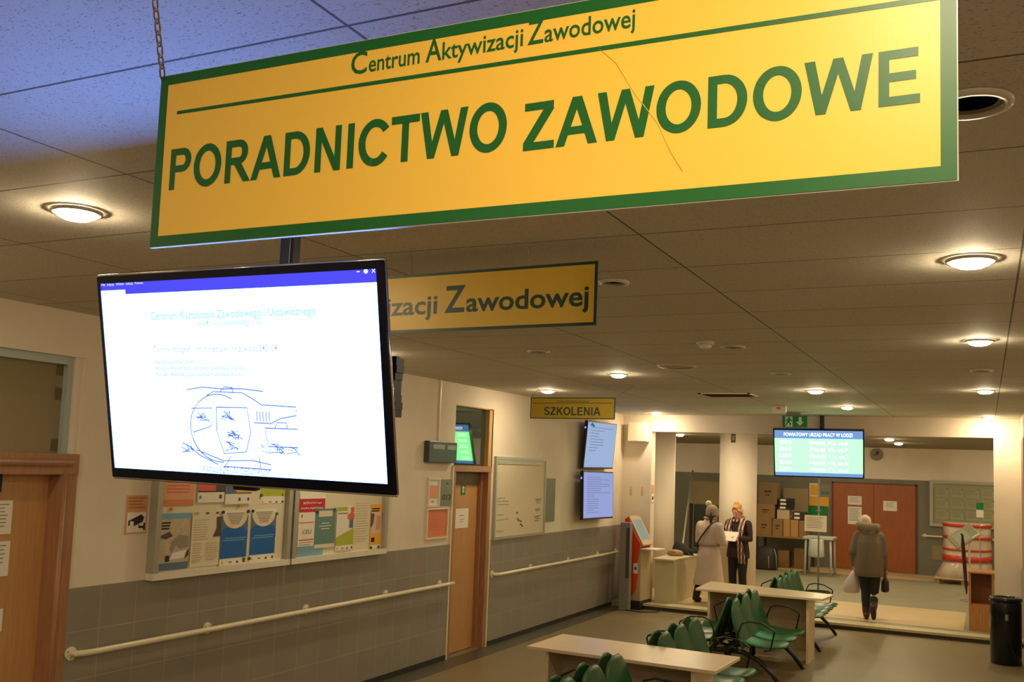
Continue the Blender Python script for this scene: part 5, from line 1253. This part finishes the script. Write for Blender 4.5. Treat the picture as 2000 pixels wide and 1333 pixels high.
def trousers(parent, J, m_, extra=.012, to='ankle'):
    b = mb(m_)
    for s in 'LR':
        a = J['ankle'+s]; k_ = J['knee'+s]
        limb(b, [J['hip'+s]+V(0, 0, .06), (J['hip'+s]+k_)/2, k_, k_*.6+a*.4, a*.92+k_*.08], [.105, .088, .068, .066, .054])
    b.stack([(0, 0, J['hipL'].z-.06, .16, .115), (0, 0, J['hipL'].z+.04, .175, .125), (0, 0, J['hipL'].z+.16, .155, .11)], 16)
    return solid(b, 'trousers', parent, m_, .010, 4)
def boots(parent, J, m_):
    for s in 'LR':
        b = mb(m_); a, t_ = J['ankle'+s], J['toe'+s]; k_ = J['knee'+s]
        sole = Vector(J.get('down'+s, (0, 0, -1)))
        limb(b, [a*.72+k_*.28, a*.9+k_*.1, a], [.062, .056, .050]); limb(b, [a+sole*.018-(t_-a)*.28, a+sole*.02, (a+t_)/2+sole*.012, t_], [.040, .046, .044, .036])
        solid(b, 'boot', parent, m_, .009, 3)

# --- woman in the long light coat, seen from behind
cw = (-4.018, 16.066, 0.085)
cw = (cw[0], 15.75, ZF)
t = thing('person', 'woman in a long light grey coat and pompom hat, back turned, beside the desk', 'person', cw, math.radians(-24))
J = dict(hipL=V(-.085, 0, .76), kneeL=V(-.17, .02, .42), ankleL=V(-.235, -.03, .075), toeL=V(-.26, .10, .035),
         hipR=V(.085, 0, .76), kneeR=V(.12, .06, .42), ankleR=V(.15, .03, .075), toeR=V(.17, .17, .035),
         shoL=V(-.175, 0, 1.25), elbL=V(-.235, .02, 1.0), wriL=V(-.13, .21, .98), shoR=V(.175, 0, 1.25), elbR=V(.24, .02, 1.0), wriR=V(.14, .22, .98),
         upL=V(-.3, -.2, 1), upR=V(.3, -.2, 1), thumbL=V(1, .3, .2), thumbR=V(-1, .3, .2))
body(t, J, (.03, .03, 1.445), -.15, -.15)
M_COAT = mat('light_grey_wool', (196, 176, 156), rough=.9, noise=.12, scale=40, bump=.3); M_HAT = mat('grey_knit', (150, 136, 112), rough=.95, noise=.2, scale=60, bump=.6)
M_DKTR = mat('black_trousers', (36, 30, 30), rough=.85)
trousers(t, J, M_DKTR); boots(t, J, mat('dark_brown_boot', (34, 26, 24), rough=.6))
b = mb(M_COAT)
b.stack([(0, .0, .30, .275, .205), (0, 0, .34, .275, .20), (0, 0, .55, .235, .175), (0, 0, .78, .205, .155), (0, 0, .90, .18, .135), (0, 0, .94, .172, .13), (0, 0, 1.0, .185, .14), (0, 0, 1.14, .20, .15), (0, 0, 1.24, .205, .13), (0, 0, 1.30, .15, .10), (0, .005, 1.335, .095, .085), (0, .01, 1.36, .085, .08)], 24)
for s in 'LR': limb(b, [J['sho'+s]+V(0, 0, -.01), (J['sho'+s]+J['elb'+s])/2, J['elb'+s], (J['elb'+s]+J['wri'+s])/2, J['wri'+s]], [.082, .076, .068, .06, .05])
coat = solid(b, 'coat', t, M_COAT, .012, 5)
mb(mat('taupe_belt', (158, 138, 118), rough=.9)).stack([(0, 0, .925, .186, .144), (0, 0, .93, .190, .148), (0, 0, .965, .190, .148), (0, 0, .97, .186, .144)], 24).obj('belt', coat, smooth=True)
mb(mat('taupe_belt', (158, 138, 118))).tube([(-.10, .0, 1.37), (0, -.085, 1.37), (.10, 0, 1.37), (.05, .085, 1.345), (-.05, .085, 1.345), (-.10, 0, 1.37)], .022, 8).obj('collar', coat, smooth=True)
mb(mat('dark_leather', (52, 34, 28), rough=.5)).tube([(.13, .02, 1.335), (.11, -.08, 1.30), (.06, -.155, 1.20), (-.04, -.172, 1.06), (-.14, -.145, .94), (-.19, -.06, .86), (-.2, .08, .84), (-.12, .15, .98), (.02, .15, 1.18), (.11, .1, 1.31), (.13, .02, 1.335)], .012, 8).obj('bag_strap', t, smooth=True)
b = mb(M_HAT); c = V(.03, .02, 1.465)
b.stack([(c.x, c.y, 1.405, .090, .104), (c.x, c.y, 1.43, .098, .112), (c.x, c.y, 1.50, .098, .112), (c.x, c.y-.01, 1.555, .076, .088), (c.x, c.y-.015, 1.585, .035, .045)], 22)
hat = b.obj('hat', t, smooth=True)
b = mb(mat('pale_fur', (206, 188, 152), rough=1, noise=.3, scale=80, bump=1.0)); b.ball((c.x-.05, c.y-.03, 1.60), .052, 14, 10); b.obj('pompom', hat, smooth=True)
b = mb(mat('dark_hair', (58, 40, 32), rough=.7)); b.tube([(c.x+.04, c.y-.08, 1.45), (c.x+.06, c.y-.105, 1.39), (c.x+.055, c.y-.10, 1.33), (c.x+.05, c.y-.10, 1.29)], [.028, .03, .024, .012], 10); b.stack([(c.x, c.y-.02, 1.37, .06, .07), (c.x, c.y-.012, 1.41, .078, .092), (c.x, c.y-.01, 1.43, .078, .093)], 18); b.obj('hair', t, smooth=True)

# --- woman in dark clothes with a plaid scarf, facing the camera and reading a sheet
dw = (-3.743, 16.6, ZF)
t = thing('person', 'blond woman in dark clothes and a checked scarf reading a white sheet', 'person', dw, PI+math.radians(-16))
J = dict(hipL=V(-.08, 0, .78), kneeL=V(-.10, .03, .43), ankleL=V(-.10, -.01, .075), toeL=V(-.12, .13, .035),
         hipR=V(.08, 0, .78), kneeR=V(.09, .02, .43), ankleR=V(.09, -.01, .075), toeR=V(.11, .13, .035),
         shoL=V(-.17, 0, 1.26), elbL=V(-.225, .03, 1.02), wriL=V(-.135, .235, 1.03), shoR=V(.17, 0, 1.26), elbR=V(.225, .03, 1.02), wriR=V(.135, .235, 1.03),
         hdL=V(.45, .8, .05), hdR=V(-.45, .8, .05), upL=V(-.7, .3, .3), upR=V(.7, .3, .3), thumbL=V(.1, -.1, 1), thumbR=V(-.1, -.1, 1))
o_, P = body(t, J, (0, .05, 1.455), 0, -.38, curlL=.75, curlR=.75, voxel=.006)
face_details(P, t)
M_DARK = mat('dark_plum_knit', (50, 36, 34), rough=.9, noise=.15, scale=50)
trousers(t, J, mat('near_black_trousers', (24, 23, 26), rough=.85)); boots(t, J, mat('black_boot', (22, 20, 20), rough=.5))
b = mb(M_DARK)
b.stack([(0, 0, .70, .205, .15), (0, 0, .80, .20, .145), (0, 0, .95, .175, .13), (0, 0, 1.12, .185, .14), (0, 0, 1.23, .195, .12), (0, 0, 1.295, .14, .09), (0, .0, 1.33, .07, .065)], 22)
for s in 'LR': limb(b, [J['sho'+s], (J['sho'+s]+J['elb'+s])/2, J['elb'+s], (J['elb'+s]+J['wri'+s])/2, J['wri'+s]*.93+J['elb'+s]*.07], [.075, .068, .06, .052, .042])
solid(b, 'jacket', t, M_DARK, .010, 4)
M_HAIR = mat('blond_hair', (204, 160, 96), rough=.6, noise=.2, scale=60)
R = lambda x, y, z: P(x, y, z)
b = mb(M_HAIR)
b.tube([R(0, .062, .078), R(0, .0, .098), R(0, -.075, .070), R(0, -.088, .0), R(0, -.07, -.05)], [.05, .066, .07, .066, .045], 14)
for sx in (-1, 1): b.tube([R(.045*sx, .058, .062), R(.066*sx, .01, .03), R(.066*sx, -.03, -.02), R(.05*sx, -.05, -.05)], [.022, .026, .028, .02], 10)
b.ball(R(0, -.02, .150), .046, 12, 8)
solid(b, 'hair', t, M_HAIR, .008, 3)
mb(mat('dark_hair_band', (96, 62, 38), rough=.7)).tube([R(-.03, .03, .128), R(0, .042, .128), R(.03, .03, .128), R(.04, -.01, .13), R(0, -.05, .13), R(-.04, -.01, .13), R(-.03, .03, .128)], .006, 6).obj('hair_band', t)
def plaid():
    m, nt, bs = nodes_of('checked_scarf_wool')
    tc = nt.nodes.new('ShaderNodeTexCoord')
    def band(axis, sc, w):
        wv = nt.nodes.new('ShaderNodeTexWave'); wv.bands_direction = axis; wv.inputs['Scale'].default_value = sc; nt.links.new(tc.outputs['Object'], wv.inputs['Vector'])
        r = nt.nodes.new('ShaderNodeValToRGB'); r.color_ramp.interpolation = 'CONSTANT'; r.color_ramp.elements[0].color = (0, 0, 0, 1); r.color_ramp.elements[1].position = w; r.color_ramp.elements[1].color = (1, 1, 1, 1)
        nt.links.new(wv.outputs['Fac'], r.inputs[0]); return r
    h, v = band('Z', 2.6, .5), band('X', 5.0, .55)
    a = nt.nodes.new('ShaderNodeMix'); a.data_type = 'RGBA'; a.inputs[6].default_value = lin((72, 44, 38)) + (1,); a.inputs[7].default_value = lin((208, 190, 170)) + (1,)
    nt.links.new(v.outputs[0], a.inputs[0])
    c_ = nt.nodes.new('ShaderNodeMix'); c_.data_type = 'RGBA'; c_.inputs[7].default_value = lin((128, 86, 72)) + (1,)
    nt.links.new(a.outputs[2], c_.inputs[6])
    q = nt.nodes.new('ShaderNodeMath'); q.operation = 'MULTIPLY'; q.inputs[1].default_value = .6; nt.links.new(h.outputs[0], q.inputs[0]); nt.links.new(q.outputs[0], c_.inputs[0])
    nt.links.new(c_.outputs[2], bs.inputs['Base Color']); bs.inputs['Roughness'].default_value = .95
    return m
M_SCARF = plaid()
b = mb(M_SCARF)
def strip(pts, w, th=.012):
    """soft flat band of cloth along points, wide in x"""
    prev = None; n = 10
    for i, p in enumerate(pts):
        ww = w[i] if isinstance(w, (list, tuple)) else w
        rg = [b.bm.verts.new(Vector(p) + V(ww/2*math.cos(2*PI*k/n), th*math.sin(2*PI*k/n), 0)) for k in range(n)]
        if prev: b.bridge(prev, rg)
        else: b.cap(rg, True)
        prev = rg
    b.cap(prev)
strip([(-.085, .02, 1.355), (-.115, .09, 1.30), (-.125, .145, 1.20), (-.10, .16, 1.10), (-.09, .165, 1.0), (-.13, .17, .88), (-.15, .17, .74), (-.16, .165, .62)], [.09, .11, .12, .12, .11, .12, .13, .12])
strip([(.085, .02, 1.355), (.11, .09, 1.30), (.115, .145, 1.20), (.08, .16, 1.10), (.05, .165, 1.04), (.03, .165, .98)], [.09, .11, .12, .12, .11, .10])
b.tube([(-.085, .03, 1.35), (-.06, -.06, 1.37), (0, -.085, 1.375), (.06, -.06, 1.37), (.085, .03, 1.35), (.06, .09, 1.31), (-.06, .09, 1.31), (-.085, .03, 1.35)], .030, 10)
b.obj('scarf', t, smooth=True)
ps = thing('paper_sheet', 'white sheet of paper held up by the woman with the checked scarf', 'paper', dw, PI+math.radians(-16))
FP = Frame((0, .31, 1.06), (-1, 0, 0), (0, -.62, .78))
mb(M_PAPER).slab(FP, -.145, -.09, .145, .10, -.001, .001).obj('sheet', ps)

# --- woman in an olive hooded parka walking away
rw = (-1.58, 15.72, ZF)
t = thing('person', 'woman in an olive hooded parka walking away toward the orange door', 'person', rw, math.radians(4))
J = dict(hipL=V(-.075, .0, .76), kneeL=V(-.045, .05, .42), ankleL=V(-.03, .0, .075), toeL=V(-.035, .15, .035),
         hipR=V(.08, .0, .76), kneeR=V(.075, .02, .40), ankleR=V(.07, -.22, .185), toeR=V(.075, -.17, .055), downR=(0, -.75, -.4),
         shoL=V(-.15, .05, 1.23), elbL=V(-.215, -.01, .99), wriL=V(-.205, .12, .80), shoR=V(.15, .05, 1.23), elbR=V(.195, .05, .97), wriR=V(.215, .15, .75))
body(t, J, (-.055, .15, 1.42), .15, -.3, lean=.10)
M_PARKA = mat('olive_parka_cloth', (104, 92, 70), rough=.8, noise=.15, scale=18, bump=.5)
trousers(t, J, mat('black_leggings', (24, 27, 24), rough=.8)); boots(t, J, mat('dark_maroon_boot', (56, 30, 26), rough=.5))
b = mb(M_PARKA)
b.stack([(0, -.01, .64, .195, .165), (0, -.01, .70, .21, .18), (0, 0, .85, .21, .18), (0, .01, 1.0, .20, .17), (0, .03, 1.14, .195, .165), (0, .05, 1.24, .175, .135), (0, .06, 1.30, .14, .10), (-.01, .07, 1.34, .10, .09)], 24)
for s in 'LR': limb(b, [J['sho'+s], (J['sho'+s]+J['elb'+s])/2, J['elb'+s], (J['elb'+s]+J['wri'+s])/2, J['wri'+s]], [.085, .08, .074, .062, .05])
parka = solid(b, 'parka', t, M_PARKA, .012, 5)
b = mb(mat('olive_hood_fur', (124, 112, 88), rough=1, noise=.3, scale=60, bump=1.0))
b.tube([(-.15, .14, 1.40), (-.12, .02, 1.38), (-.01, -.045, 1.36), (.09, -.01, 1.365), (.12, .10, 1.38)], [.05, .066, .078, .066, .05], 12); b.ball((0, -.03, 1.30), (.10, .055, .07), 14, 8)
solid(b, 'hood', parka, MATS['olive_hood_fur'], .010, 3)
b = mb(mat('pale_pink_knit', (204, 184, 170), rough=.95, noise=.2, scale=60, bump=.5)); c = V(-.055, .14, 1.44)
b.stack([(c.x, c.y, 1.40, .080, .094), (c.x, c.y, 1.43, .086, .10), (c.x, c.y-.005, 1.48, .082, .098), (c.x, c.y-.015, 1.525, .06, .075), (c.x, c.y-.02, 1.55, .02, .03)], 22); b.obj('hat', t, smooth=True)
bg = thing('carrier_bag', 'pale plastic carrier bag in the left hand of the woman in the parka', 'bag', (rw[0]-.215, rw[1]+.12, ZF+.36))
mb(mat('pale_plastic_bag', (196, 184, 180), rough=.35, bump=.6)).stack([(-.05, 0, 0, .09, .06), (-.05, 0, .02, .125, .085), (-.03, 0, .16, .12, .08), (0, 0, .28, .07, .05), (.0, 0, .34, .03, .03)], 14).obj('bag_body', bg, smooth=True)
mb(MATS['pale_plastic_bag']).tube([(-.02, 0, .32), (-.012, 0, .37), (.012, 0, .375), (.02, 0, .32)], .008, 6).obj('handle', bg)
hb_ = thing('handbag', 'small black handbag in the right hand of the woman in the parka', 'bag', (rw[0]+.215, rw[1]+.18, ZF+.41))
mb(mat('black_handbag_leather', (28, 24, 24), rough=.5)).stack([(0, 0, 0, .05, .09), (0, 0, .02, .06, .11), (0, 0, .16, .055, .10), (0, 0, .2, .03, .08)], 16).obj('bag_body', hb_, smooth=True)
mb(M_BLACK).tube([(0, -.06, .19), (0, -.04, .28), (0, .04, .28), (0, .06, .19)], .008, 6).obj('handle', hb_)
